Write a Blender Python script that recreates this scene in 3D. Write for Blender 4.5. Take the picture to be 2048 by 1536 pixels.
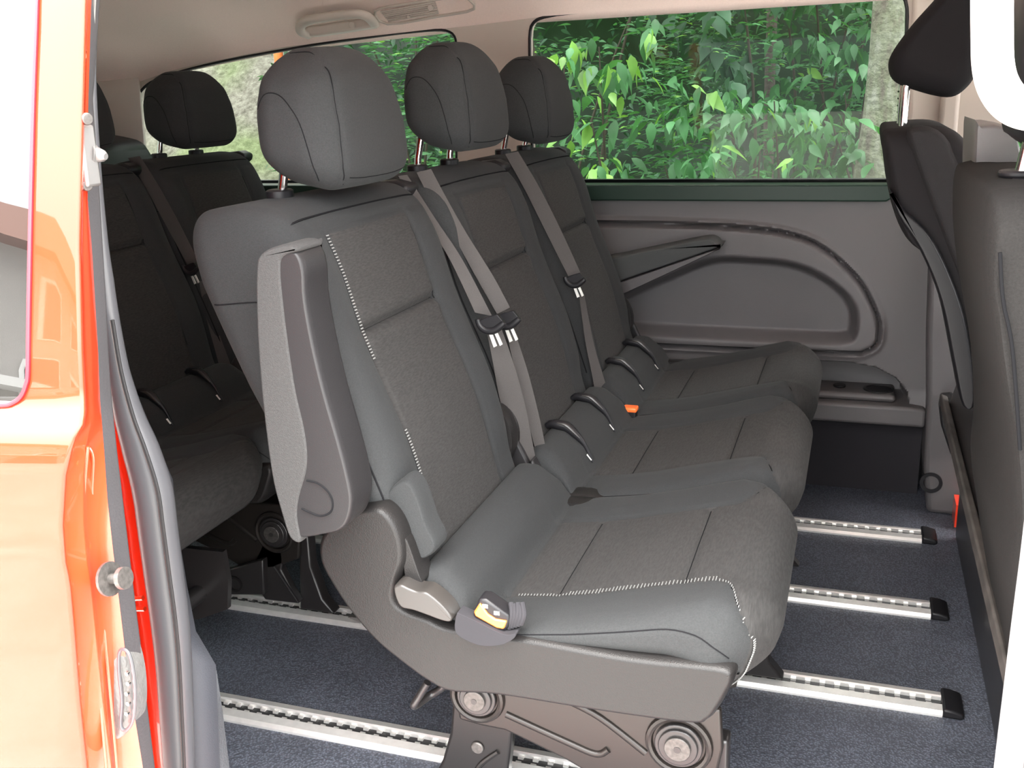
import bpy, bmesh, math, random
import numpy as np
from mathutils import Vector, Matrix
rnd = random.Random(7)
for o in list(bpy.data.objects): bpy.data.objects.remove(o)
SC = bpy.context.scene
COL = SC.collection
# ------------------------------------------------------------------ camera
VX = np.array([-5100., 375.]) - np.array([1024, 768.])
VY = np.array([1734., 167.]) - np.array([1024, 768.])
FPX = math.sqrt(-(VX @ VY))
_X = -np.array([VX[0], VX[1], FPX]); _X /= np.linalg.norm(_X)
_Y = np.array([VY[0], VY[1], FPX]); _Y /= np.linalg.norm(_Y)
_Z = np.cross(_X, _Y)
RW = np.array([_X, _Y, _Z])          # rows: van axes (forward, across, up) seen in the camera frame
CH = 1.03
cd = bpy.data.cameras.new('camera'); cam = bpy.data.objects.new('camera', cd); COL.objects.link(cam)
cd.sensor_width = 36; cd.lens = FPX * 36 / 2048; cd.clip_start = 0.02; cd.clip_end = 300
rx, ry, rz = RW[:, 0], -RW[:, 1], -RW[:, 2]
cam.matrix_world = Matrix(((rx[0], ry[0], rz[0], 0), (rx[1], ry[1], rz[1], 0), (rx[2], ry[2], rz[2], CH), (0, 0, 0, 1)))
SC.camera = cam
# ------------------------------------------------------------------ light
SC.view_settings.view_transform = 'Standard'; SC.view_settings.look = 'None'; SC.view_settings.gamma = 1
SC.view_settings.use_curve_mapping = False
SC.view_settings.exposure = 1.3
w = bpy.data.worlds.new('sky'); SC.world = w; w.use_nodes = True
nt = w.node_tree; nt.nodes.clear()
out = nt.nodes.new('ShaderNodeOutputWorld'); bg = nt.nodes.new('ShaderNodeBackground')
tc = nt.nodes.new('ShaderNodeTexCoord'); sp = nt.nodes.new('ShaderNodeSeparateXYZ'); cr = nt.nodes.new('ShaderNodeValToRGB')
nt.links.new(tc.outputs['Generated'], sp.inputs[0]); nt.links.new(sp.outputs['Z'], cr.inputs[0])
cr.color_ramp.elements[0].position = 0.0; cr.color_ramp.elements[0].color = (0.16, 0.17, 0.19, 1)
cr.color_ramp.elements[1].position = 0.6; cr.color_ramp.elements[1].color = (1.55, 1.55, 1.52, 1)
e_ = cr.color_ramp.elements.new(0.22); e_.color = (0.72, 0.73, 0.75, 1)
nt.links.new(cr.outputs[0], bg.inputs[0]); bg.inputs[1].default_value = 5.5
nt.links.new(bg.outputs[0], out.inputs[0])
sd = bpy.data.lights.new('sun', 'SUN'); sun = bpy.data.objects.new('sun', sd); COL.objects.link(sun)
sd.energy = 6.0; sd.angle = math.radians(14); sd.color = (1, 0.96, 0.9)
sun.rotation_euler = Vector((-0.06, 0.20, -1.0)).to_track_quat('-Z', 'Y').to_euler()

# ------------------------------------------------------------------ helpers
def ray(u, v): return RW @ np.array([u - 1024, v - 768, FPX])
def P(u, v, X=None, Y=None, Z=None):
    d = ray(u, v)
    t = X / d[0] if X is not None else Y / d[1] if Y is not None else (Z - CH) / d[2]
    return np.array([0, 0, CH]) + t * d
def XZ(pts, Y): return [(p[0], p[2]) for p in (P(u, v, Y=Y) for u, v in pts)]
def tag(o, label=None, cat=None, group=None, kind=None):
    if label: o['label'] = label
    if cat: o['category'] = cat
    if group: o['group'] = group
    if kind: o['kind'] = kind
    return o
def empty(name, loc, label=None, cat=None, group=None, kind=None):
    o = bpy.data.objects.new(name, None); COL.objects.link(o); o.location = loc; o.empty_display_size = .05
    return tag(o, label, cat, group, kind)
def link(name, me, parent=None, loc=(0, 0, 0)):
    o = bpy.data.objects.new(name, me); COL.objects.link(o); o.location = loc
    if parent is not None:
        o.parent = parent
    return o
def rel(parent):
    """location that keeps world-coordinate vertices in place under a parent Empty"""
    l = Vector((0, 0, 0)); p = parent
    while p is not None: l += p.location; p = p.parent
    return -l
def mesh(name, V, F, mats, parent=None, smooth=True, mi=None, sharp=40, loc=None, uv=None):
    me = bpy.data.meshes.new(name); me.from_pydata([tuple(map(float, v)) for v in V], [], [tuple(map(int, f)) for f in F]); me.update()
    if not isinstance(mats, (list, tuple)): mats = [mats]
    for m in mats: me.materials.append(m)
    if mi is not None: me.polygons.foreach_set('material_index', np.array(mi, dtype=np.int32))
    if smooth:
        me.polygons.foreach_set('use_smooth', [True] * len(me.polygons))
        if sharp: me.set_sharp_from_angle(angle=math.radians(sharp))
    if loc is None: loc = rel(parent) if parent is not None else (0, 0, 0)
    return link(name, me, parent, loc)
class MB:
    def __init__(s): s.V = []; s.F = []; s.M = []
    def add(s, V, F, m=0):
        o = len(s.V); s.V += [tuple(v) for v in V]; s.F += [tuple(i + o for i in f) for f in F]; s.M += [m] * len(F); return s
    def box(s, a, b, m=0):
        x0, y0, z0 = a; x1, y1, z1 = b
        V = [(x0, y0, z0), (x1, y0, z0), (x1, y1, z0), (x0, y1, z0), (x0, y0, z1), (x1, y0, z1), (x1, y1, z1), (x0, y1, z1)]
        return s.add(V, [(0, 3, 2, 1), (4, 5, 6, 7), (0, 1, 5, 4), (1, 2, 6, 5), (2, 3, 7, 6), (3, 0, 4, 7)], m)
    def tube(s, pts, r, n=12, m=0, cap=True, closed=False, flat=1.0, up=None):
        pts = [Vector(p) for p in pts]; N = len(pts); rs = r if isinstance(r, (list, tuple)) else [r] * N
        V = []; prev = None
        for i, p in enumerate(pts):
            a = pts[(i - 1) % N] if (closed or i > 0) else p; b = pts[(i + 1) % N] if (closed or i < N - 1) else p
            t = (b - a).normalized()
            if prev is None:
                ref = Vector(up) if up else (Vector((0, 0, 1)) if abs(t.z) < .9 else Vector((1, 0, 0)))
            else: ref = prev
            u = (ref - t * ref.dot(t)).normalized(); w_ = t.cross(u); prev = u
            for k in range(n):
                an = 2 * math.pi * k / n; V.append(p + (u * math.cos(an) * flat + w_ * math.sin(an)) * rs[i])
        F = []
        for i in range(N if closed else N - 1):
            for k in range(n):
                a = i * n + k; b = i * n + (k + 1) % n; c = ((i + 1) % N) * n + (k + 1) % n; d = ((i + 1) % N) * n + k
                F.append((a, b, c, d))
        if cap and not closed: F.append(tuple(range(n))[::-1]); F.append(tuple((N - 1) * n + k for k in range(n)))
        return s.add(V, F, m)
    def cyl(s, c, ax, r, h, n=24, m=0, r2=None):
        c = Vector(c); ax = Vector(ax).normalized(); return s.tube([c, c + ax * h], [r, r if r2 is None else r2], n, m)
    def prism(s, pts, y0, y1, m=0, fn=None):
        """outline in x,z extruded along y"""
        n = len(pts); V = [(x, y0, z) for x, z in pts] + [(x, y1, z) for x, z in pts]
        area = sum(pts[i][0] * pts[(i + 1) % n][1] - pts[(i + 1) % n][0] * pts[i][1] for i in range(n))
        F = [tuple(range(n)), tuple(range(2 * n - 1, n - 1, -1))] + [(i, i + n, (i + 1) % n + n, (i + 1) % n) for i in range(n)]
        if area < 0: F = [f[::-1] for f in F]
        if fn: V = [fn(*v) for v in V]
        return s.add(V, F, m)
    def ribbon(s, L, R, th=.0015, m=0):
        L = [Vector(p) for p in L]; R = [Vector(p) for p in R]; n = len(L); V = []
        for i in range(n):
            t = (L[min(i + 1, n - 1)] - L[max(i - 1, 0)]).normalized(); nn = (R[i] - L[i]).cross(t).normalized() * th
            V += [L[i] + nn, R[i] + nn, R[i] - nn, L[i] - nn]
        F = [(0, 1, 2, 3), tuple(4 * (n - 1) + k for k in (3, 2, 1, 0))]
        for i in range(n - 1):
            for k in range(4): a = 4 * i + k; b = 4 * i + (k + 1) % 4; F.append((a, a + 4, b + 4, b))
        return s.add(V, F, m)
    def build(s, name, mats, parent=None, bevel=0, seg=2, smooth=True, sharp=40, loc=None, sub=0):
        o = mesh(name, s.V, s.F, mats, parent, smooth, s.M, sharp, loc)
        bm = bmesh.new(); bm.from_mesh(o.data); bmesh.ops.recalc_face_normals(bm, faces=bm.faces); bm.to_mesh(o.data); bm.free()
        if bevel:
            b = o.modifiers.new('bevel', 'BEVEL'); b.width = bevel; b.segments = seg; b.limit_method = 'ANGLE'; b.angle_limit = math.radians(35)
            b.harden_normals = False
        if sub: sm = o.modifiers.new('sub', 'SUBSURF'); sm.levels = sub; sm.render_levels = sub
        return o
def smooth_path(pts, n=8, closed=False):
    pts = [np.array(p, float) for p in pts]; N = len(pts); R = []
    for i in range(N if closed else N - 1):
        g = (lambda k: pts[k % N]) if closed else (lambda k: pts[min(max(k, 0), N - 1)])
        p0, p1, p2, p3 = g(i - 1), g(i), g(i + 1), g(i + 2)
        for k in range(n):
            t = k / n; R.append(.5 * ((2 * p1) + (-p0 + p2) * t + (2 * p0 - 5 * p1 + 4 * p2 - p3) * t * t + (-p0 + 3 * p1 - 3 * p2 + p3) * t ** 3))
    if not closed: R.append(pts[-1])
    return [tuple(p) for p in R]
def rbox(a, b, c, r, h=.006):
    """closed rounded box surface grid; half sizes a,b,c; returns V (n,3), quads, face axis id"""
    def lin(s):
        n = max(3, int(round(2 * s / h))); q = np.linspace(-s, s, n + 1); return q
    xs, ys, zs = lin(a), lin(b), lin(c); idx = {}; V = []; F = []; S = []
    def vid(i, j, k):
        key = (i, j, k)
        if key not in idx:
            idx[key] = len(V); V.append((xs[i], ys[j], zs[k]))
        return idx[key]
    nx, ny, nz = len(xs) - 1, len(ys) - 1, len(zs) - 1
    for i, s in ((0, 0), (nx, 1)):
        for j in range(ny):
            for k in range(nz):
                f = (vid(i, j, k), vid(i, j + 1, k), vid(i, j + 1, k + 1), vid(i, j, k + 1)); F.append(f if s else f[::-1]); S.append(s)
    for j, s in ((0, 2), (ny, 3)):
        for i in range(nx):
            for k in range(nz):
                f = (vid(i, j, k), vid(i + 1, j, k), vid(i + 1, j, k + 1), vid(i, j, k + 1)); F.append(f if s == 2 else f[::-1]); S.append(s)
    for k, s in ((0, 4), (nz, 5)):
        for i in range(nx):
            for j in range(ny):
                f = (vid(i, j, k), vid(i + 1, j, k), vid(i + 1, j + 1, k), vid(i, j + 1, k)); F.append(f if s == 5 else f[::-1]); S.append(s)
    V = np.array(V); r = np.array(r if isinstance(r, (tuple, list)) else (r, r, r)); H = np.array((a, b, c))
    inner = np.clip(V, -(H - r), H - r); d = (V - inner) / r
    m = np.max(np.abs(d), axis=1, keepdims=True); L = np.linalg.norm(d, axis=1, keepdims=True)
    # spread cube shell onto the sphere shell
    d = np.where(L > 1e-9, d / np.maximum(L, 1e-9) * m, 0)
    return inner + d * r, F, S
def rb_pt(p, H, r):
    V = np.array(p, float); H = np.array(H); r = np.array(r)
    inner = np.clip(V, -(H - r), H - r); d = (V - inner) / r
    m = np.max(np.abs(d), axis=1, keepdims=True); L = np.linalg.norm(d, axis=1, keepdims=True)
    return inner + np.where(L > 1e-9, d / np.maximum(L, 1e-9) * m, 0) * r
def sst(a, b, x):
    t = np.clip((x - a) / (b - a), 0, 1); return t * t * (3 - 2 * t)
def gauss(x, s): return np.exp(-(x / s) ** 2)

# ------------------------------------------------------------------ materials
def mat(name, col, rough=.6, metal=0, bump=None, coat=0, spec=None, var=0, vscale=8, sheen=0, ior=None, emit=None):
    m = bpy.data.materials.new(name); m.use_nodes = True; n = m.node_tree; b = n.nodes['Principled BSDF']
    b.inputs['Base Color'].default_value = (*col, 1); b.inputs['Roughness'].default_value = rough; b.inputs['Metallic'].default_value = metal
    if coat: b.inputs['Coat Weight'].default_value = coat; b.inputs['Coat Roughness'].default_value = .02
    if spec is not None: b.inputs['Specular IOR Level'].default_value = spec
    if ior: b.inputs['IOR'].default_value = ior
    if sheen: b.inputs['Sheen Weight'].default_value = sheen; b.inputs['Sheen Roughness'].default_value = .4
    if emit: b.inputs['Emission Color'].default_value = (*emit[0], 1); b.inputs['Emission Strength'].default_value = emit[1]
    tc = n.nodes.new('ShaderNodeTexCoord')
    if var:
        nz = n.nodes.new('ShaderNodeTexNoise'); nz.inputs['Scale'].default_value = vscale; nz.inputs['Detail'].default_value = 6
        n.links.new(tc.outputs['Object'], nz.inputs['Vector'])
        r = n.nodes.new('ShaderNodeMapRange'); r.inputs['From Min'].default_value = .3; r.inputs['From Max'].default_value = .7
        r.inputs['To Min'].default_value = 1 - var; r.inputs['To Max'].default_value = 1 + var; n.links.new(nz.outputs[0], r.inputs[0])
        mx = n.nodes.new('ShaderNodeVectorMath'); mx.operation = 'SCALE'; mx.inputs[0].default_value = col
        n.links.new(r.outputs[0], mx.inputs['Scale']); n.links.new(mx.outputs[0], b.inputs['Base Color'])
    if bump:
        kind, scale, dist = bump
        if kind == 'noise':
            t = n.nodes.new('ShaderNodeTexNoise'); t.inputs['Scale'].default_value = scale; t.inputs['Detail'].default_value = 3
        else:
            t = n.nodes.new('ShaderNodeTexVoronoi'); t.inputs['Scale'].default_value = scale
        n.links.new(tc.outputs['Object'], t.inputs['Vector'])
        bp = n.nodes.new('ShaderNodeBump'); bp.inputs['Distance'].default_value = dist; bp.inputs['Strength'].default_value = 1
        n.links.new(t.outputs[0], bp.inputs['Height']); n.links.new(bp.outputs[0], b.inputs['Normal'])
    return m
def ribbed(name, col, scale=(60, 900, 60), var=.35, rough=.9, sheen=.08):
    """woven cloth with slubby fine ribs; scale along x,y,z"""
    m = mat(name, col, rough, sheen=.02, spec=.2); n = m.node_tree; b = n.nodes['Principled BSDF']
    tc = [q for q in n.nodes if q.type == 'TEX_COORD'][0]
    mp = n.nodes.new('ShaderNodeMapping'); mp.inputs['Scale'].default_value = scale; n.links.new(tc.outputs['Object'], mp.inputs[0])
    nz = n.nodes.new('ShaderNodeTexNoise'); nz.inputs['Scale'].default_value = 1; nz.inputs['Detail'].default_value = 2; n.links.new(mp.outputs[0], nz.inputs['Vector'])
    r = n.nodes.new('ShaderNodeMapRange'); r.inputs['From Min'].default_value = .32; r.inputs['From Max'].default_value = .68
    r.inputs['To Min'].default_value = 1 - var; r.inputs['To Max'].default_value = 1 + var; n.links.new(nz.outputs[0], r.inputs[0])
    mx = n.nodes.new('ShaderNodeVectorMath'); mx.operation = 'SCALE'; mx.inputs[0].default_value = col
    n.links.new(r.outputs[0], mx.inputs['Scale']); n.links.new(mx.outputs[0], b.inputs['Base Color'])
    bp = n.nodes.new('ShaderNodeBump'); bp.inputs['Distance'].default_value = .0008; n.links.new(nz.outputs[0], bp.inputs['Height']); n.links.new(bp.outputs[0], b.inputs['Normal'])
    return m
def glass(name, tint, gloss=1.0, ior=1.5):
    m = bpy.data.materials.new(name); m.use_nodes = True; n = m.node_tree; n.nodes.clear()
    o = n.nodes.new('ShaderNodeOutputMaterial'); mx = n.nodes.new('ShaderNodeMixShader'); tr = n.nodes.new('ShaderNodeBsdfTransparent'); g = n.nodes.new('ShaderNodeBsdfGlossy')
    fr = n.nodes.new('ShaderNodeFresnel'); fr.inputs[0].default_value = ior; tr.inputs[0].default_value = (*tint, 1); g.inputs['Roughness'].default_value = 0
    g.inputs[0].default_value = (gloss, gloss, gloss, 1)
    n.links.new(fr.outputs[0], mx.inputs[0]); n.links.new(tr.outputs[0], mx.inputs[1]); n.links.new(g.outputs[0], mx.inputs[2]); n.links.new(mx.outputs[0], o.inputs[0]); return m
M = dict(
    cloth=mat('seat_cloth', (.0270, .0280, .0288), .9, bump=('noise', 900, .0006), sheen=.03, spec=.15, var=.12, vscale=500),
    insert=ribbed('seat_insert', (.031, .0298, .0292), (70, 110, 520), .20),
    insert_c=ribbed('cushion_insert', (.031, .0298, .0292), (420, 80, 90), .18),
    shell=mat('seat_plastic', (.0125, .0115, .0113), .40, spec=.26, bump=('noise', 700, .0004)),
    panel=mat('grey_plastic', (.017, .016, .0168), .38, spec=.3, bump=('noise', 900, .0002)),
    armcloth=mat('armrest_cloth', (.030, .0292, .0292), .92, bump=('noise', 800, .0008), var=.18, vscale=400),
    lever=mat('lever_plastic', (.030, .027, .025), .36),
    black=mat('black_plastic', (.010, .0095, .011), .42, spec=.3),
    blackpaint=mat('black_paint', (.02, .018, .018), .3),
    chrome=mat('chrome', (.85, .82, .8), .12, 1),
    steel=mat('bronze_grey_steel', (.024, .020, .018), .34, .4),
    bolt=mat('worn_steel', (.09, .083, .078), .45, .6, var=.3, vscale=200),
    alu=mat('aluminium', (.88, .86, .83), .36, .6, var=.06, vscale=60),
    slot=mat('slot_dark_metal', (.02, .02, .022), .5, .3),
    thread=mat('white_thread', (.20, .20, .195), .8),
    seam=mat('seam', (.011, .011, .012), 1.0, spec=0),
    belt=mat('belt_webbing', (.048, .043, .041), .6, spec=.3, bump=('noise', 1500, .0004), var=.08, vscale=900),
    orange=mat('orange_button', (.95, .16, .03), .35),
    pocket=mat('pocket_cloth', (.026, .025, .028), .9, spec=.15),
    wallp=mat('wall_plastic', (.095, .088, .09), .5, bump=('noise', 900, .0003)),
    wallc=mat('wall_cloth', (.06, .064, .064), .9, bump=('noise', 900, .0004)),
    walld=mat('wall_dark_carpet', (.022, .02, .024), .95),
    sill_reflection=mat('sill_painted_reflection', (.018, .036, .027), .4, spec=.2),  # green base colour stands in for foliage reflected on the sill
    head=mat('headliner_beige', (.90, .73, .66), .9, bump=('noise', 1200, .0003), var=.03, vscale=300),
    beige=mat('beige_plastic', (.50, .44, .39), .55),
    red=mat('red_paint', (.80, .045, .012), .35, 0, coat=1.0),
    door_red=mat('door_red_paint', (.80, .030, .012), .35, 0, coat=.85, spec=0),
    rubber=mat('grey_rubber', (.055, .055, .06), .38),
    darktrim=mat('dark_blue_grey_trim', (.024, .026, .033), .7, bump=('noise', 600, .0004)),
    carpet=mat('sill_carpet', (.05, .053, .06), .95, bump=('noise', 500, .001)),
    strip=mat('door_strip_plastic', (.045, .043, .046), .6, bump=('noise', 400, .0003)),
    silver=mat('silver_pin', (.20, .195, .19), .35, .6),
    clear=mat('cloudy_clear_plastic', (.09, .088, .085), .25, bump=('noise', 60, .003)),
    white=mat('bright_beige_plastic', (.70, .66, .62), .5),
    whiteseal=mat('pale_door_seal', (.25, .245, .25), .5),
    tag=mat('tag_print', (.75, .75, .72), .6),
)
M['red'].node_tree.nodes['Principled BSDF'].inputs['Coat IOR'].default_value = 1.5
M['door_red'].node_tree.nodes['Principled BSDF'].inputs['Coat IOR'].default_value = 1.5
def floor_mat():
    m = mat('floor_vinyl', (.105, .114, .145), .55); n = m.node_tree; b = n.nodes['Principled BSDF']
    tc = [q for q in n.nodes if q.type == 'TEX_COORD'][0]
    v = n.nodes.new('ShaderNodeTexVoronoi'); v.inputs['Scale'].default_value = 260; n.links.new(tc.outputs['Object'], v.inputs['Vector'])
    nz = n.nodes.new('ShaderNodeTexNoise'); nz.inputs['Scale'].default_value = 7; nz.inputs['Detail'].default_value = 5; n.links.new(tc.outputs['Object'], nz.inputs['Vector'])
    r = n.nodes.new('ShaderNodeMapRange'); r.inputs['From Min'].default_value = .0; r.inputs['From Max'].default_value = .6; r.inputs['To Min'].default_value = 1.5; r.inputs['To Max'].default_value = .5
    n.links.new(v.outputs['Distance'], r.inputs[0])
    r2 = n.nodes.new('ShaderNodeMapRange'); r2.inputs['From Min'].default_value = .3; r2.inputs['From Max'].default_value = .75; r2.inputs['To Min'].default_value = .85; r2.inputs['To Max'].default_value = 1.25
    n.links.new(nz.outputs[0], r2.inputs[0])
    mu = n.nodes.new('ShaderNodeMath'); mu.operation = 'MULTIPLY'; n.links.new(r.outputs[0], mu.inputs[0]); n.links.new(r2.outputs[0], mu.inputs[1])
    mx = n.nodes.new('ShaderNodeVectorMath'); mx.operation = 'SCALE'; mx.inputs[0].default_value = (.105, .114, .145)
    n.links.new(mu.outputs[0], mx.inputs['Scale']); n.links.new(mx.outputs[0], b.inputs['Base Color'])
    bp = n.nodes.new('ShaderNodeBump'); bp.inputs['Distance'].default_value = .0012; bp.invert = True; n.links.new(v.outputs['Distance'], bp.inputs['Height']); n.links.new(bp.outputs[0], b.inputs['Normal'])
    return m
M['floor'] = floor_mat()

# ------------------------------------------------------------------ the van shell
MB().box((-2.7, .93, -.04), (1.5, 2.75, 0)).build('floor', M['floor'], smooth=False)['kind'] = 'structure'
# headliner: a section that curves from the window edge into the roof, lofted along the van
def ztop(x): return float(np.interp(x, [-2.7, -2.35, -2.1, -1.9, -1.55, -1.0, -.8, .3, 1.6], [.93, 1.0, 1.075, 1.122, 1.167, 1.196, 1.208, 1.218, 1.218]))
xs = np.concatenate([np.linspace(-2.7, -.8, 40), np.linspace(-.75, 1.6, 20)])
sec = [(2.62, -.004), (2.606, .012), (2.585, .035), (2.55, .058), (2.49, .082), (2.40, .100), (2.25, .115), (2.0, .122), (1.2, .122), (1.02, .105), (.93, .05), (.90, .0)]
V = []; F = []
for x in xs:
    for (y, dz) in sec: V.append((x, y, ztop(x) + dz))
n = len(sec)
for i in range(len(xs) - 1):
    for j in range(n - 1): a = i * n + j; F.append((a, a + 1, a + n + 1, a + n))
o = mesh('ceiling', V, F, M['head'], sharp=0); o['kind'] = 'structure'
so = o.modifiers.new('solid', 'SOLIDIFY'); so.thickness = .02; so.offset = 1

# polygon helpers for the relief of the far wall
def poly_sd(px, pz, poly):
    poly = np.array(poly); d = np.full(px.shape, 1e9); inside = np.zeros(px.shape, bool); n = len(poly)
    for i in range(n):
        a = poly[i]; b = poly[(i + 1) % n]; e = b - a; wx, wz = px - a[0], pz - a[1]
        t = np.clip((wx * e[0] + wz * e[1]) / (e @ e), 0, 1); d = np.minimum(d, np.hypot(wx - t * e[0], wz - t * e[1]))
        c = ((a[1] > pz) != (b[1] > pz)) & (px < (b[0] - a[0]) * (pz - a[1]) / (b[1] - a[1] + 1e-12) + a[0]); inside ^= c
    return np.where(inside, -d, d)
arch = XZ([(900, 449), (1150, 449), (1350, 452), (1500, 460), (1590, 475), (1650, 503), (1710, 558), (1740, 608), (1754, 650), (1750, 685), (1728, 699), (1690, 702), (1450, 693), (1150, 678), (900, 670)], 2.6)
arch = [(p[0], p[1]) for p in smooth_path([(a, 0, b) for a, b in arch], 6, True) for p in [(p[0], p[2])]]
pock = XZ([(1120, 650), (1250, 590), (1330, 555), (1420, 520), (1500, 519), (1580, 527), (1640, 550), (1690, 588), (1711, 625), (1708, 668), (1690, 680), (1640, 681), (1400, 670), (1150, 655)], 2.6)
pock = [(p[0], p[2]) for p in smooth_path([(a, 0, b) for a, b in pock], 5, True)]
low = XZ([(1500, 722), (1640, 724), (1700, 727), (1750, 737), (1790, 758), (1812, 785), (1816, 812), (1500, 812)], 2.6)
gx = np.concatenate([np.linspace(-2.65, -.86, 12), np.arange(-.84, .192, .004)]); gz = np.arange(0.0, .7901, .004)
GX, GZ = np.meshgrid(gx, gz, indexing='ij')
dA = poly_sd(GX, GZ, arch); dP = poly_sd(GX, GZ, pock); dL = poly_sd(GX, GZ, low)
inA = sst(.006, -.004, dA)
off = .016 * inA - .018 * gauss(dA - .003, .0045) + .006 * gauss(dA - .014, .006)
off += -.055 * sst(.010, -.018, dP)
off += -.12 * sst(.004, -.012, dL)
off += .012 * gauss(dL - .006, .006) * 0
off += -.055 * sst(.215, .205, GZ)                       # darker lower recess
off += .02 * sst(.30, .22, GZ) * sst(.195, .225, GZ)
off += -.012 * sst(.755, .79, GZ)
off += .03 * sst(.15, .192, GX) * 0
YW = 2.6 - off
V = np.stack([GX, YW, GZ], -1).reshape(-1, 3); nz_ = len(gz); F = []; MI = []
for i in range(len(gx) - 1):
    for j in range(nz_ - 1):
        a = i * nz_ + j; F.append((a, a + nz_, a + nz_ + 1, a + 1)); MI.append(1 if gz[j] < .208 else 0)
wl = mesh('wall_left', V, F, [M['wallp'], M['walld']], mi=MI, sharp=50); wl['kind'] = 'structure'
MB().box((-2.7, 2.735, -.04), (.34, 2.76, .80)).build('wall_left_skin', M['black'], wl, smooth=False)
# shelf with cup recess under the pocket (part of the wall lining)
shelf = MB().prism([(-2.0, .212), (.186, .212), (.186, .258), (.15, .262), (-2.0, .262)], 2.555, 2.74)
shelf.build('shelf_ledge', M['wallp'], wl, bevel=.008, seg=3)
cup = MB(); c = P(1757, 800, Z=.268)
def ring(mb, c, r0, r1, h, n=28, m=0):
    V = []
    for k in range(n):
        a = 2 * math.pi * k / n; ca, sa = math.cos(a), math.sin(a)
        V += [(c[0] + ca * r0, c[1] + sa * r0, c[2]), (c[0] + ca * r1, c[1] + sa * r1, c[2]), (c[0] + ca * r1, c[1] + sa * r1, c[2] + h), (c[0] + ca * r0, c[1] + sa * r0, c[2] + h)]
    F = []
    for k in range(n):
        for q in range(4): a = 4 * k + q; b = 4 * k + (q + 1) % 4; a2 = 4 * ((k + 1) % n) + q; b2 = 4 * ((k + 1) % n) + (q + 1) % 4; F.append((a, b, b2, a2))
    return mb.add(V, F, m)
# raised tray round the cup holder
tray = XZ([(1660, 783), (1775, 784), (1800, 800), (1792, 812), (1668, 808)], 2.63)
MB().box((-.08, 2.585, .262), (.115, 2.70, .282)).build('cup_tray', M['wallp'], wl, bevel=.02, seg=4)
ring(MB(), (.075, 2.635, .282), .032, .037, .003).build('cup_rim', M['panel'], wl)
MB().cyl((.075, 2.635, .2822), (0, 0, 1), .032, .0008).build('cup_holder', M['black'], wl)
MB().cyl((-.02, 2.64, .282), (0, 0, 1), .016, .006).build('power_socket', M['black'], wl, bevel=.002)
# window sill strip under the windows, mirrored foliage painted in as its green
MB().prism([(-2.3, .760), (.06, .760), (.082, .775), (.088, .80), (-2.3, .80)], 2.572, 2.64).build('trim_1', M['sill_reflection'], bevel=.004)['kind'] = 'structure'
def hole_panel(name, outer, holes, y, th, m):
    cu = bpy.data.curves.new(name, 'CURVE'); cu.dimensions = '2D'; cu.fill_mode = 'BOTH'; cu.extrude = th / 2
    for pl in [outer] + holes:
        s = cu.splines.new('POLY'); s.points.add(len(pl) - 1); s.use_cyclic_u = True
        for q, (x, z) in enumerate(pl): s.points[q].co = (x, z, 0, 1)
    o = bpy.data.objects.new('tmp', cu); COL.objects.link(o)
    dg = bpy.context.evaluated_depsgraph_get(); me = bpy.data.meshes.new_from_object(o.evaluated_get(dg)); bpy.data.objects.remove(o)
    me.name = name; me.materials.clear(); me.materials.append(m)
    for v in me.vertices: v.co = (v.co.x, y + v.co.z, v.co.y)
    return link(name, me)
def rrect(x0, z0, x1, z1, r, n=6, zt=None):
    R = []
    for cx, cz, a0 in ((x1 - r, z1 - r, 0), (x0 + r, z1 - r, 90), (x0 + r, z0 + r, 180), (x1 - r, z0 + r, 270)):
        for k in range(n + 1): a = math.radians(a0 + 90 * k / n); R.append((cx + r * math.cos(a), cz + r * math.sin(a)))
    return R
win1 = XZ([(1066, 300), (1060, 60), (1072, 40), (1100, 31), (1400, 8), (1640, -12), (1790, -14), (1816, 0), (1812, 100), (1800, 250), (1793, 350), (1785, 372), (1760, 377), (1190, 377), (1090, 377), (1070, 370)], 2.62)
win2 = XZ([(915, 377), (917, 100), (912, 68), (885, 58), (800, 66), (640, 88), (500, 112), (400, 133), (340, 150), (300, 166), (278, 190), (270, 250), (275, 330), (300, 378), (330, 385)], 2.62)
def chaikin(p, k=2, q=.22):
    for _ in range(k):
        r_ = []
        for i in range(len(p)):
            a_, b_ = np.array(p[i]), np.array(p[(i + 1) % len(p)]); d_ = b_ - a_; L_ = np.linalg.norm(d_); t_ = min(q, .03 / max(L_, 1e-6))
            r_ += [tuple(a_ + d_ * t_), tuple(b_ - d_ * t_)]
        p = r_
    return p
win1, win2 = chaikin(win1), chaikin(win2)
band = [(-2.65, .79), (.32, .79), (.32, 1.226)] + [(x, ztop(x) + .012) for x in np.linspace(.2, -2.65, 30)]
p1 = hole_panel('wall_left.001', band, [win1, win2], 2.625, .03, M['beige']); p1['kind'] = 'structure'
for nm, wv in (('window_1', win1), ('window_2', win2)):
    c0 = np.mean(np.array(wv), axis=0)
    wo = [(c0[0] + (x - c0[0]) * 1.02 + .004 * np.sign(x - c0[0]), c0[1] + (z - c0[1]) * 1.03) for x, z in wv]
    pane = MB(); pane.add([(x, 2.645, z) for x, z in wo], [tuple(range(len(wo)))]); g = pane.build(nm, glass('tinted_glass_' + nm[-1], (.20, .225, .215), 1.0, 1.2), smooth=False); g['kind'] = 'structure'
    MB().tube([(x, 2.612, z) for x, z in wv], .0045, 6, closed=True).build('window_seal', M['black'], g)
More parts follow.
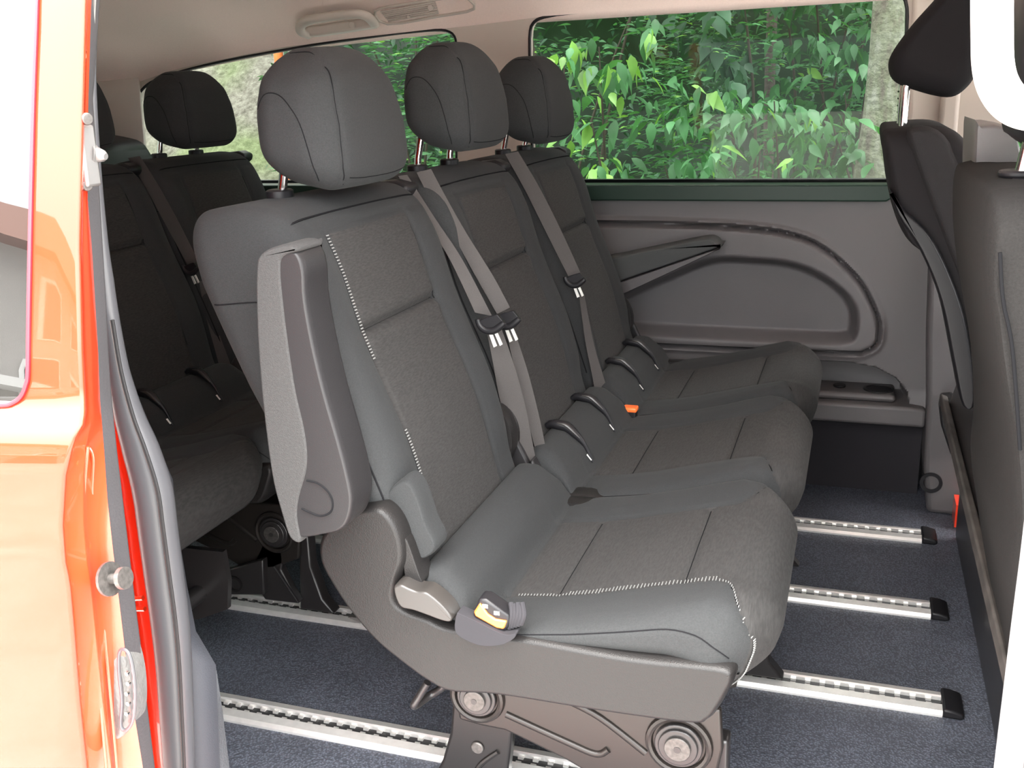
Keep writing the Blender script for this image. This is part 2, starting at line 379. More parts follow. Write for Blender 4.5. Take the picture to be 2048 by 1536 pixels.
# far pillar between the sliding door area and the cab
pp = [(P(u, v, Y=2.5)[0], P(u, v, Y=2.5)[2]) for u, v in [(1862, 330), (1858, 560), (1850, 700), (1846, 850), (1850, 930), (1868, 1020), (1925, 1030), (2010, 1030), (2010, 330)]]
MB().prism([(.175, .80), (.165, .6), (.172, .45), (.185, .28), (.19, .12), (.205, .0), (.255, .0), (.33, .0), (.33, .80)], 2.53, 2.76).build('trim_2', M['wallp'], bevel=.012, seg=3)['kind'] = 'structure'
MB().prism([(.10, .80), (.33, .80), (.33, 1.24), (.085, 1.24)], 2.585, 2.64).build('trim_3', M['beige'], bevel=.01, seg=3)['kind'] = 'structure'
MB().prism([(.16, .78), (.20, .78), (.20, 1.3), (.16, 1.3)], 2.55, 2.59).build('trim_4', M['beige'], bevel=.01, seg=3)['kind'] = 'structure'
# rear wall and near rear wall close the cabin
MB().box((-2.72, .9, 0), (-2.66, 2.7, .80)).build('wall_rear', M['wallp'], smooth=False)['kind'] = 'structure'
MB().box((-2.72, .9, .80), (-2.66, 1.2, 1.3)).box((-2.72, 2.45, .80), (-2.66, 2.7, 1.3)).build('trim_5', M['beige'], smooth=False)['kind'] = 'structure'
g = MB().box((-2.70, 1.2, .80), (-2.69, 2.45, 1.2)).build('window_3', glass('rear_tint', (.5, .55, .52)), smooth=False); g['kind'] = 'structure'
# curved D-pillar trim, grey lower lining
V = []; F = []
dp = [(-2.03, 2.60), (-2.12, 2.585), (-2.22, 2.54), (-2.32, 2.45), (-2.40, 2.30)]
for i, (x, y) in enumerate(dp):
    for z in np.linspace(.72, 1.12, 8): V.append((x - .25 * (1.12 - z) * .2, y, z))
for i in range(len(dp) - 1):
    for j in range(7): a = i * 8 + j; F.append((a, a + 1, a + 9, a + 8))
o = mesh('trim_6', V, F, M['beige'], sharp=0); o['kind'] = 'structure'; q = o.modifiers.new('s', 'SOLIDIFY'); q.thickness = .015
sh = MB().prism([(-2.6, .3), (-2.0, .3), (-2.0, .86), (-2.04, .93), (-2.14, .95), (-2.6, .90)], 2.30, 2.62); sh.build('trim_7', M['panel'], bevel=.03, seg=4)['kind'] = 'structure'

# ------------------------------------------------------------------ floor rails
def make_rail():
    r = empty('floor_rail', (-1.2, 0, 0))
    x0, x1 = -2.6, .185
    prof = [(-.034, 0), (-.034, .004), (-.029, .010), (-.014, .013), (-.011, .011), (-.011, .003), (.011, .003), (.011, .011), (.014, .013), (.029, .010), (.034, .004), (.034, 0)]
    V = [(x, y, z) for x in (x0, x1) for y, z in prof]; n = len(prof)
    F = [(i, i + 1, i + n + 1, i + n) for i in range(n - 1)] + [tuple(range(n)), tuple(range(2 * n - 1, n - 1, -1))]
    mesh('rail_body', V, F, M['alu'], r, sharp=25)
    sl = MB().box((x0, -.0108, .003), (x1, .0108, .0045)); sl.build('slot', M['slot'], r, smooth=False)
    t = MB(); x = x0 + .01; k = 0
    while x < x1 - .01:
        t.box((x, -.0108, .0045), (x + .009, -.0045, .0085)).box((x, .0045, .0045), (x + .009, .0108, .0085)); x += .025
    tt = t.build('slot_teeth', M['alu'], r, smooth=False)
    e = MB().prism([(x1, 0), (x1 + .03, 0), (x1 + .036, .006), (x1 + .030, .012), (x1 + .015, .016), (x1, .017)], -.036, .036); e.build('end_cap', M['black'], r, bevel=.006, seg=3)
    return r
def children(o): return [c for c in bpy.data.objects if c.parent == o]
def copy_tree(o, parent=None):
    kids = children(o); c = o.copy(); COL.objects.link(c)
    if parent is not None: c.parent = parent
    for k in kids: copy_tree(k, c)
    return c
rail = make_rail(); rails = []
for i, (y, lab) in enumerate(((1.315, 'aluminium floor rail nearest the door sill, the brightest one, carrying the near seat leg'),
                              (1.665, 'second aluminium floor rail from the door, holding the black bracket of the rear seat'),
                              (2.008, 'third aluminium floor rail from the door, second from the far wall'),
                              (2.375, 'shortest looking aluminium floor rail, farthest from the door beside the far wall'))):
    o = rail if i == 0 else copy_tree(rail)
    o.location = (-1.2, y, 0); tag(o, lab, 'floor rail', 'rails set along the van floor'); rails.append(o)

# ------------------------------------------------------------------ seat meshes (y centred on the seat)
AX0 = np.array([-.512, .455]); ang = math.atan2(.148, .445)
UPV = np.array([-math.sin(ang), math.cos(ang)]); NV = np.array([math.cos(ang), math.sin(ang)])
def back_pt(s, n_, y):
    """s up the backrest, n forward of its front plane"""
    b = AX0 + UPV * s + NV * n_; return (b[0], y, b[1])
BW = .218
def back_def(V):
    n_, y, s = V[:, 0].copy(), V[:, 1].copy(), V[:, 2].copy()
    s = s + .209; t = np.clip(s / .47, 0, 1)
    front = sst(-.03, .04, n_)
    wid = np.interp(t, [0, .1, .3, .6, .85, 1], [.94, .96, 1.0, 1.0, .97, .93]); y2 = y * wid
    th = np.interp(t, [0, .25, .6, .85, 1], [.62, .78, .95, 1.05, 1.0]); n2 = (n_ - .074) * th
    ya = np.abs(y2)
    bol = .008 * sst(.118, .165, ya) * sst(.215, .17, ya) * sst(.02, .15, t) * sst(1.0, .8, t)
    lumb = .010 * gauss(t - .30, .22) + .004 * gauss(t - .8, .12)
    gr = -.0045 * gauss(ya - .125, .0035) * sst(.96, .9, t) - .0022 * gauss(ya - .20, .003) * 0
    hs = -.013 * gauss(s - .298, .0055) * sst(.128, .12, ya) + .003 * gauss(s - .315, .012) * sst(.125, .11, ya) + .003 * gauss(s - .28, .014) * sst(.125, .11, ya)
    s = s + (.074 - n_) * .30 * sst(.70, 1, t) + .010 * gauss(n_, .05) * sst(.8, 1, t)
    top = -.004 * gauss(s - .438, .004) * sst(.19, .17, ya)
    n2 = n2 + front * (bol + lumb + gr + hs + top) + .004 * (1 - front) * 0
    return np.array([back_pt(a, b, c) for a, b, c in zip(s, n2, y2)])
_V, _F, _S = rbox(.074, BW + .004, .259, (.034, .034, .045), .0055)
_raw = _V.copy(); BV = back_def(_V)
fc = np.array([_raw[list(f)].mean(0) for f in _F])
MI = [1 if (c[0] > .03 and abs(c[1]) < .126 and -.245 < c[2] < .222) else 0 for c in fc]
o = mesh('backrest', BV, _F, [M['cloth'], M['insert']], mi=MI, sharp=0); ME_BACK = o.data; bpy.data.objects.remove(o)
BH, BR = (.074, BW + .004, .259), (.034, .034, .045)
def yb(x): return .125 + .075 * sst(-.15, -.065, x)
def cush_top(x, y):
    ya = np.abs(y)
    z = np.interp(x, [-.53, -.50, -.47, -.44, -.42, -.40, -.35, -.30, -.18, -.12, -.08, -.05], [.440, .456, .450, .424, .386, .386, .392, .402, .434, .447, .444, .432])
    bol = .007 * sst(.112, .17, ya) * sst(-.43, -.34, x)
    fx = -.004 * gauss(x + .345, .005) * sst(.128, .12, ya) - .007 * gauss(x + .18, .006) * sst(.128, .12, ya)
    puf = .004 * gauss(x + .26, .06) * gauss(y, .09) + .004 * gauss(x + .12, .04) * gauss(y, .12)
    gr = -.004 * gauss(ya - yb(x), .0035) * sst(-.44, -.41, x)
    sd = -.004 * gauss(x + .415, .006)
    return z + bol + fx + puf + gr + sd
def cush_def(V):
    x = V[:, 0] - .285; y = V[:, 1]; z = V[:, 2]        # z in [-.045,.045]
    t = (z + .045) / .09
    fr = sst(-.20, -.05, x)
    bot = .375 - .045 * sst(-.18, -.06, x) + .0 * y
    zz = bot + (cush_top(x, y) - bot) * t
    # front pillow leans back downwards, side bulges a little
    x2 = x - .030 * sst(-.14, -.05, x) * (1 - t) ** 1.3
    x2 = x2 + (-.035) * sst(.13, .225, np.abs(y)) * sst(-.25, -.05, x)
    y2 = y * (1 + .012 * np.sin(np.pi * t)) * (1 - .05 * sst(-.40, -.50, x))
    return np.stack([x2, y2, zz], -1)
_V, _F, _S = rbox(.237, .226, .045, (.05, .035, .036), .0055)
_raw = _V.copy(); CV = cush_def(_V); fc = np.array([_raw[list(f)].mean(0) for f in _F]); fx = fc[:, 0] - .285
MI = [1 if (abs(c[1]) < float(yb(x)) + .001 and (c[2] > .0 or x > -.10) and x > -.412) else 0 for c, x in zip(fc, fx)]
o = mesh('seat_cushion', CV, _F, [M['cloth'], M['insert_c']], mi=MI, sharp=0); ME_CUSH = o.data; bpy.data.objects.remove(o)
def head_def(V):
    x, y, z = V[:, 0], V[:, 1], V[:, 2]; t = (z + .095) / .19
    wid = np.interp(t, [0, .08, .2, .35, .6, .8, .92, 1], [.94, .97, 1.0, 1.0, .96, .86, .76, .66])
    th = np.interp(t, [0, .15, .5, .8, 1], [.92, 1.0, 1.0, .86, .66])
    cx = -.688 - .012 * t
    x2 = cx + x * th + .012 * (1 - (y / .13) ** 2)
    z2 = 1.006 + z * .91 - .012 * (1 - t) * x / .062 + .012 * (1 - (y / .13) ** 2) * (t - .5) * (t > .5)
    g = gauss(np.abs(y) - .098, .002) * .0022
    x2 = x2 - np.sign(x) * g
    return np.stack([x2, y * wid, z2], -1)
_V, _F, _S = rbox(.062, .130, .095, (.045, .05, .055), .005)
HV = head_def(_V); o = mesh('headrest', HV, _F, M['cloth'], sharp=0); ME_HEAD = o.data; bpy.data.objects.remove(o)
def seam_mesh(name, raws, H, r, fn, rad=.0007, out=.0003):
    mb = MB()
    for raw in raws:
        q = np.array(smooth_path(raw, 6)); mb.tube([tuple(v) for v in fn(rb_pt(q, H, r))], rad, 6)
    o = mb.build(name, M['seam']); me = o.data; bpy.data.objects.remove(o); return me
HH, HR = (.062, .130, .095), (.045, .05, .055)
ME_HS = seam_mesh('seam', [[(-.050, -.130, .012), (-.03, -.130, .034), (-.005, -.130, .034), (.018, -.130, .010), (.030, -.130, -.03), (.034, -.130, -.07), (.034, -.130, -.095)]], HH, HR, head_def)
ME_HS2 = seam_mesh('seam', [[(-.02, -.105, .095), (.03, -.105, .095), (.062, -.105, .08), (.062, -.100, .04), (.062, -.100, -.04), (.062, -.098, -.085), (.055, -.09, -.095)]], HH, HR, head_def)
ME_HS3 = seam_mesh('seam', [[(.062, -.085, -.078), (.062, -.04, -.084), (.062, .04, -.084), (.062, .09, -.076)]], HH, HR, head_def)
# base tray and side shell (outline traced on the near side of the seat)
sh_px = [(735, 1010), (765, 1012), (790, 1035), (808, 1075), (812, 1120), (800, 1160), (795, 1195), (815, 1215), (860, 1232), (905, 1250), (1050, 1270), (1250, 1306), (1380, 1320), (1440, 1327), (1468, 1338), (1472, 1358), (1458, 1388), (1440, 1418), (1420, 1440), (1380, 1448),
         (1200, 1424), (1000, 1392), (905, 1385), (855, 1362), (800, 1322), (750, 1280), (700, 1222), (665, 1170), (640, 1120), (640, 1075), (665, 1040), (700, 1018)]
sh_o = [(a - .0, b) for a, b in XZ(sh_px, 1.055)]
tray_px = [(680, 1180), (905, 1240), (1250, 1300), (1440, 1325), (1470, 1338), (1474, 1358), (1460, 1388), (1440, 1418), (1420, 1440), (1380, 1448), (1200, 1422), (1000, 1390), (905, 1384), (855, 1362), (800, 1322), (750, 1280)]
tray_o = [(a, min(b, .368)) for a, b in XZ(tray_px, 1.055)]
def loft_prism(outline, ys, insets, name, m, sub=6, central=False):
    """outline in x,z; sections at ys shrunk towards the centroid by insets -> soft moulded edge"""
    pts = [(p[0], p[2]) for p in smooth_path([(a, 0, b) for a, b in outline], sub, True)]; A = np.array(pts); n = len(A)
    T = np.roll(A, -1, 0) - np.roll(A, 1, 0); T /= np.linalg.norm(T, axis=1, keepdims=True); N = np.stack([T[:, 1], -T[:, 0]], -1)
    area = np.sum(A[:, 0] * np.roll(A[:, 1], -1) - np.roll(A[:, 0], -1) * A[:, 1])
    if area < 0: N = -N
    V = []; F = []
    for y, q in zip(ys, insets):
        if central: C0 = A.mean(0); B = C0 + (A - C0) * (1 - q / np.mean(np.linalg.norm(A - C0, axis=1)))
        else: B = A - N * q
        V += [(b[0], y, b[1]) for b in B]
    for i in range(len(ys) - 1):
        for k in range(n): a = i * n + k; b = i * n + (k + 1) % n; F.append((a, b, b + n, a + n))
    F.append(tuple(range(n))[::-1]); F.append(tuple((len(ys) - 1) * n + k for k in range(n)))
    mb = MB().add(V, F); o = mb.build(name, m, sharp=60); me = o.data; bpy.data.objects.remove(o); me['wn'] = 1; return me
ME_SHELL = loft_prism(sh_o, [-.2365, -.2355, -.232, -.226, -.216, -.205, -.195], [.0095, .0064, .0036, .0016, .0004, 0, .002], 'side_shell', M['shell'])
ME_TRAY = loft_prism(tray_o, [-.21, -.2, .2, .21], [.001, .0005, .0005, .001], 'base_tray', M['shell'])
lv = XZ([(792, 1168), (806, 1163), (822, 1170), (838, 1176), (856, 1178), (872, 1188), (892, 1206), (908, 1226), (910, 1234), (902, 1239), (884, 1235), (860, 1226), (832, 1216), (808, 1210), (796, 1192)], 1.045)
ME_LEVER = loft_prism(lv, [-.249, -.2482, -.246, -.235, -.22], [.0035, .0018, .0004, 0, 0], 'recliner_lever', M['lever'], 4)
wing = XZ([(775, 985), (795, 965), (815, 962), (835, 990), (855, 1050), (872, 1085), (868, 1105), (845, 1118), (825, 1100), (800, 1050), (778, 1010)], 1.08)
ME_WING = loft_prism(wing, [-.208, -.206, -.198, -.17], [.004, .0015, 0, 0], 'lower_bolster', M['cloth'], 4)
# plastic hinge cover between shell and cushion
hc = XZ([(796, 1075), (812, 1085), (835, 1150), (842, 1170), (825, 1172), (808, 1165), (802, 1130)], 1.055)
ME_HC = loft_prism(hc, [-.226, -.224, -.215, -.19], [.002, .0008, 0, 0], 'hinge_cover', M['shell'], 4)
o = MB().prism([(.0, 0), (1, 0), (1, 1)], 0, 1).build('x', M['black']); bpy.data.objects.remove(o)
CH0, CR0 = (.237, .226, .045), (.05, .035, .036)
def stitch_mesh():
    mb = MB()
    def rung(p, d, up, w_, th):
        p = Vector(p); d = Vector(d).normalized(); n_ = Vector(up).normalized(); s = d.cross(n_).normalized() * th
        V = [p - d * w_ - s, p + d * w_ - s, p + d * w_ + s, p - d * w_ + s]; V += [v + n_ * .0009 for v in V]
        mb.add(V, [(0, 3, 2, 1), (4, 5, 6, 7), (0, 1, 5, 4), (1, 2, 6, 5), (2, 3, 7, 6), (3, 0, 4, 7)])
    return mb, rung
def front_n(s, y):
    V_ = back_def(np.array([[.074, y / float(np.interp(s / .47, [0, .1, .3, .6, .85, 1], [.94, .96, 1.0, 1.0, .97, .93])), s - .209]])); return V_[0]
def back_stitch(s, s1):
    mb, rung = stitch_mesh()
    while s < s1:
        p = front_n(s, -.127); rung(p + np.array([.0040, 0, .0013]), (0, 1, 0), (NV[0], 0, NV[1]), .0028, .0007); s += .0042
    o = mb.build('backrest_stitching', M['thread'], smooth=False); me = o.data; bpy.data.objects.remove(o); return me
ME_ST1 = back_stitch(.035, .16); ME_ST1b = back_stitch(.26, .43)
mb, rung = stitch_mesh(); x = -.40
while x < -.07:
    yy = float(yb(x)); q = cush_def(rb_pt([(x + .285, -yy, .045)], CH0, CR0))[0]; L = .006 if -.33 < x < -.14 else .003
    rung((q[0], q[1] + L * .7, q[2] + .0026), (0, 1, 0), (0, 0, 1), L * (.6 + .5 * rnd.random()), .00045); x += .0040 + .001 * rnd.random()
for k in range(34):
    z = .045 - .083 * k / 33; q = cush_def(rb_pt([(.219 + .018 * min(1, k / 8), -.200, z)], CH0, CR0))[0]
    rung((q[0] + .0016, q[1] - .0010, q[2]), (.3, 1, 0), (1, -.4, .1), .0030, .0005)
o = mb.build('cushion_stitching', M['thread'], smooth=False); ME_ST2 = o.data; bpy.data.objects.remove(o)
ox, oz = .30, 0   # seats are built around x = -.30
def put(name, me, root, yc, parent=None):
    o = link(name, me, parent or root); l = Vector((.30, yc - root_y[root.name], 0))
    o.location = l if parent is None else l * 0
    return o
root_y = {}
def post_mesh():
    mb = MB(); return mb
o = MB().tube([(-.742, 0, .86), (-.738, 0, .905), (-.728, 0, .95), (-.705, 0, .99)], .0062, 12).build('headrest_post', M['chrome']); ME_POST = o.data; bpy.data.objects.remove(o)
def ell(rx_, ry_, z0, z1, nm, m, cx=-.740):
    mb = MB(); n = 24; V = []
    for z, k in ((z0, 1.0), (z1 - .002, 1.0), (z1, .85)):
        for q in range(n): a = 2 * math.pi * q / n; V.append((cx + rx_ * k * math.cos(a), ry_ * k * math.sin(a), z))
    F = [(i * n + q, i * n + (q + 1) % n, (i + 1) * n + (q + 1) % n, (i + 1) * n + q) for i in range(2) for q in range(n)] + [tuple(range(n))[::-1], tuple(2 * n + q for q in range(n))]
    o = mb.add(V, F).build(nm, m); me = o.data; bpy.data.objects.remove(o); return me
ME_COL = ell(.017, .022, .900, .9165, 'post_collar', M['black'])
# child seat anchor flap: black arch, silver lining, little printed tag
def flap():
    mb = MB(); c = (-.452, .085, .425)
    pts = []
    for k in range(13):
        x_ = -.508 + .085 * k / 12; pts.append((x_, c[1], float(cush_top(np.array([x_]), np.array([c[1]]))[0]) + .0035 + .004 * math.sin(math.pi * k / 12)))
    mb.tube(pts, [.003 + .007 * math.sin(math.pi * min(1, k / 12 + .12)) for k in range(13)], 10); a = mb.build('anchor_flap', M['black'])
    me = a.data; bpy.data.objects.remove(a)
    mb = MB(); q = [(p[0], p[1] - .0075, p[2] + .0055) for p in pts[3:10]]
    mb.tube(q, [.001, .002, .003, .0034, .003, .002, .001], 8); a = mb.build('flap_lining', M['lever']); me2 = a.data; bpy.data.objects.remove(a)
    mb = MB(); x, z = pts[-1][0], pts[-1][2]
    x -= .010; z += .004
    mb.add([(x + .009, -.008 + c[1], z + .001), (x + .009, .001 + c[1], z + .001), (x - .001, .001 + c[1], z + .013), (x - .001, -.008 + c[1], z + .013)], [(0, 1, 2, 3)])
    a = mb.build('flap_tag', M['tag'], smooth=False); me3 = a.data; bpy.data.objects.remove(a)
    return me, me2, me3
ME_FLAP, ME_FLAP2, ME_FLAP3 = flap()
# plastic cover on the belt side of the seat
fc_o = [(-.545, .53), (-.515, .475), (-.487, .418), (-.468, .392), (-.478, .380), (-.52, .385), (-.56, .47)]
ME_SIDE = loft_prism(fc_o, [.222, .226, .236, .240], [.004, 0, 0, .003], 'belt_side_cover', M['panel'], 5)
ME_BS = seam_mesh('piping', [[(.060, -.222, -.20), (.060, -.222, 0), (.060, -.222, .16), (.062, -.215, .225), (.074, -.19, .250), (.074, -.10, .256), (.074, 0, .257), (.074, .10, .256), (.074, .19, .250), (.062, .215, .225), (.060, .222, .10)]], BH, BR, back_def, .0014)
ME_BS2 = seam_mesh('piping', [[(.058, -.222, .15), (0, -.222, .165), (-.06, -.222, .172)]], BH, BR, back_def, .0009)
CH_, CR_ = (.237, .226, .045), (.05, .035, .036)
ME_CS = seam_mesh('piping', [[(-.12, -.226, .012), (0, -.226, .018), (.10, -.226, .020), (.17, -.226, .014), (.225, -.226, .004)]], CH_, CR_, lambda V: cush_def(V), .0009)
def _yl(sv, sg): return sg * .1255 / float(np.interp(sv / .47, [0, .1, .3, .6, .85, 1], [.94, .96, 1.0, 1.0, .97, .93]))
ME_BS3 = seam_mesh('seam', [[(.074, _yl(q_, sg), q_ - .209) for q_ in np.linspace(.0, .43, 12)] for sg in (-1, 1)] + [[(.074, y_, .298 - .209) for y_ in np.linspace(-.124, .124, 6)]], BH, BR, back_def, .0011)
ME_CS2 = seam_mesh('seam', [[(x_ + .285, sg * float(yb(x_)), .045) for x_ in np.linspace(-.42, -.075, 16)] for sg in (-1, 1)] + [[(x_ + .285, y_, .045) for y_ in np.linspace(-.123, .123, 6)] for x_ in (-.18, -.345)], CH_, CR_, cush_def, .0010)
ME_SHELL2 = ME_SHELL.copy()
for v in ME_SHELL2.vertices: v.co.y = -v.co.y * .985
bm = bmesh.new(); bm.from_mesh(ME_SHELL2); bmesh.ops.recalc_face_normals(bm, faces=bm.faces); bm.to_mesh(ME_SHELL2); bm.free()
# belt outlet on the shoulder of the backrest
o = MB().prism([(-.735, .86), (-.70, .865), (-.672, .88), (-.668, .897), (-.69, .906), (-.735, .902)], .185, .232).build('belt_outlet', M['black'], bevel=.008, seg=3); ME_OUT = o.data.copy(); bpy.data.objects.remove(o)
o = MB().prism([(-.768, .80), (-.768, .80), (-.742, .735), (-.695, .60), (-.640, .45), (-.62, .45), (-.66, .58), (-.70, .70), (-.74, .80)], -.19, .19).build('back_panel', M['panel']); ME_BP = o.data; bpy.data.objects.remove(o)
def bev(o, w_, s=3):
    b = o.modifiers.new('bevel', 'BEVEL'); b.width = w_; b.segments = s; b.limit_method = 'ANGLE'; b.angle_limit = .6; return o
def seat_parts(root, yc, near, far, armside=False, outlet=True, flaps=True, hz=0):
    put('base_tray', ME_TRAY, root, yc)
    cu = put('seat_cushion', ME_CUSH, root, yc); put('piping', ME_CS, root, yc, cu); put('seam', ME_CS2, root, yc, cu); 
    if not flaps: put('stitching', ME_ST2, root, yc, cu)
    b = put('backrest', ME_BACK, root, yc); put('piping', ME_BS, root, yc, b); put('piping', ME_BS2, root, yc, b); put('seam', ME_BS3, root, yc, b); put('back_panel', ME_BP, root, yc, b); 
    if not flaps: put('stitching', ME_ST1, root, yc, b); put('stitching', ME_ST1b, root, yc, b)
    if outlet: bev(put('belt_outlet', ME_OUT, root, yc, b), .008)
    if near: put('side_shell', ME_SHELL, root, yc)
    if not flaps: put('lower_bolster', ME_WING, root, yc, b)
    if far: put('side_shell', ME_SHELL2, root, yc)
    h = put('headrest', ME_HEAD, root, yc); h.location.z = hz
    for q_ in (ME_HS, ME_HS2, ME_HS3): link('seam', q_, h)
    for dy in (-.075, .075):
        p = link('post', ME_POST, h, (0, dy, 0)); link('post_collar', ME_COL, b, (0, dy, 0))
    if flaps:
        for dy in (0, -.175):
            f = put('anchor_flap', ME_FLAP, root, yc + dy); link('flap_lining', ME_FLAP2, f); link('flap_tag', ME_FLAP3, f)
    if far: put('belt_side_cover', ME_SIDE, root, yc)
    return b
FOOT = mat('brown_black_steel', (.012, .0105, .010), .35, .2)
# stamped leg mechanism
def leg_parts(root, yc, dy=0):
    X = XZ
    pl = X([(905, 1375), (918, 1440), (960, 1452), (1010, 1462), (1130, 1520), (1230, 1580), (1330, 1590), (1430, 1570), (1446, 1500), (1442, 1420), (1300, 1400), (1100, 1370)], 1.16)
    y0 = -.125 + dy
    k = empty('seat_leg', (0, 0, 0)); k.parent = root; k.location = (.30, yc - root_y[root.name], 0)
    def add(mb, nm, m, **a):
        o = mb.build(nm, m, loc=(0, 0, 0), **a); o.parent = k; return o
    bev(add(MB().prism(pl, y0, y0 + .012), 'side_plate', M['steel']), .004)
    for pts in ([(1010, 1432), (1130, 1487), (1190, 1512), (1215, 1503)], [(1135, 1405), (1200, 1440), (1290, 1510)]):
        q = [P(u, v, Y=1.155) for u, v in pts]; add(MB().tube([(a[0], y0 + .001, a[2]) for a in smooth_path(q, 5)], .0055, 10), 'pressed_rib', M['steel'])
    for (u, v, r) in ((1358, 1487, .040), (955, 1392, .036)):
        c = P(u, v, Y=1.16)
        ringpts = [(c[0] + r * math.cos(a), y0 - .002, c[2] + r * math.sin(a)) for a in np.linspace(0, 2 * math.pi, 33)[:-1]]
        add(MB().tube(ringpts, .005, 8, closed=True), 'pivot_ring', M['steel'])
        add(MB().cyl((c[0], y0 - .001, c[2]), (0, -1, 0), r * .80, .006, 32).cyl((c[0], y0 - .006, c[2]), (0, -1, 0), r * .66, .005, 32), 'pivot_bush', M['blackpaint'], bevel=.0015)
        b = add(MB().cyl((c[0], y0 - .010, c[2]), (0, -1, 0), r * .44, .005, 28), 'pivot_bolt', M['bolt'], bevel=.001)
        o = MB().cyl((c[0], y0 - .015, c[2]), (0, -1, 0), r * .12, .0006, 12).build('bolt_mark', M['blackpaint'], loc=(0, 0, 0)); o.parent = k
    ft = [(-.555, .02), (-.552, .05), (-.535, .085), (-.52, .135), (-.512, .20), (-.42, .20), (-.425, .14), (-.432, .09), (-.434, .02)]
    bev(add(MB().prism(ft, y0 + .02, y0 + .045), 'foot_bracket', FOOT), .005)
    add(MB().tube(smooth_path([(-.535, y0 + .019, .03), (-.525, y0 + .019, .055), (-.512, y0 + .019, .06), (-.50, y0 + .019, .045), (-.495, y0 + .019, .03)], 5), .003, 8), 'pressed_rib', FOOT)
    add(MB().tube(smooth_path([(-.495, y0 + .019, .045), (-.475, y0 + .019, .09), (-.445, y0 + .019, .12)], 5), .004, 8), 'pressed_rib', FOOT)
    add(MB().tube(smooth_path([(-.478, y0 + .019, .03), (-.476, y0 + .019, .06), (-.462, y0 + .019, .072), (-.448, y0 + .019, .06), (-.446, y0 + .019, .03)], 5), .0025, 8), 'pressed_rib', FOOT)
    q = P(965, 1478, Y=1.2); add(MB().cyl((q[0], y0 + .02, q[2]), (0, -1, 0), .010, .004, 20), 'foot_rivet', M['bolt'], bevel=.002)
    add(MB().box((-.56, y0 + .012, .004), (-.425, y0 + .055, .022)), 'foot_shoe', M['blackpaint'], bevel=.003)
    add(MB().prism([(-.14, .20), (-.155, .02), (-.075, .02), (-.10, .05), (-.12, .12), (-.12, .20)], y0 + .02, y0 + .05), 'front_foot', M['blackpaint'], bevel=.004)
    # rear cross tube and far plate
    add(MB().prism([(a, b) for a, b in pl], y0 + .24, y0 + .252), 'side_plate', M['steel'])
    add(MB().tube([(-.48, y0, .20), (-.48, y0 + .25, .20)], .016, 12), 'cross_tube', M['blackpaint']); add(MB().tube([(-.19, y0, .17), (-.19, y0 + .25, .17)], .016, 12), 'cross_tube', M['blackpaint'])
    return k
def hook(root, yc):
    q = [P(u, v, Y=1.12) for u, v in [(855, 1365), (840, 1390), (828, 1412), (845, 1413), (868, 1398), (885, 1372)]]
    pts = smooth_path([(a[0], a[1] - yc + (.0 if i < 3 else .03), a[2]) for i, a in enumerate(q)], 6)
    o = MB().tube(pts, .0055, 10).build('release_hook', M['blackpaint'], loc=(0, 0, 0)); o.parent = root; o.location = (.30, yc - root_y[root.name], 0)
# --- the near single seat
Y1, Y2, Y3 = 1.285, 1.745, 2.205
def single(name, x, label, cat='seat', full=True):
    r = empty(name, (x, Y1, 0), label, cat); root_y[r.name] = Y1
    bk = seat_parts(r, Y1, True, True, flaps=not full)
    put('recliner_lever', ME_LEVER, r, Y1); put('hinge_cover', ME_HC, r, Y1)
    leg_parts(r, Y1); hook(r, Y1)
    return r
seat1 = single('passenger_seat', -.30, 'nearest grey cloth seat with raised armrest and orange buckle on its near side')
seat1['group'] = 'single seats beside the sliding door'
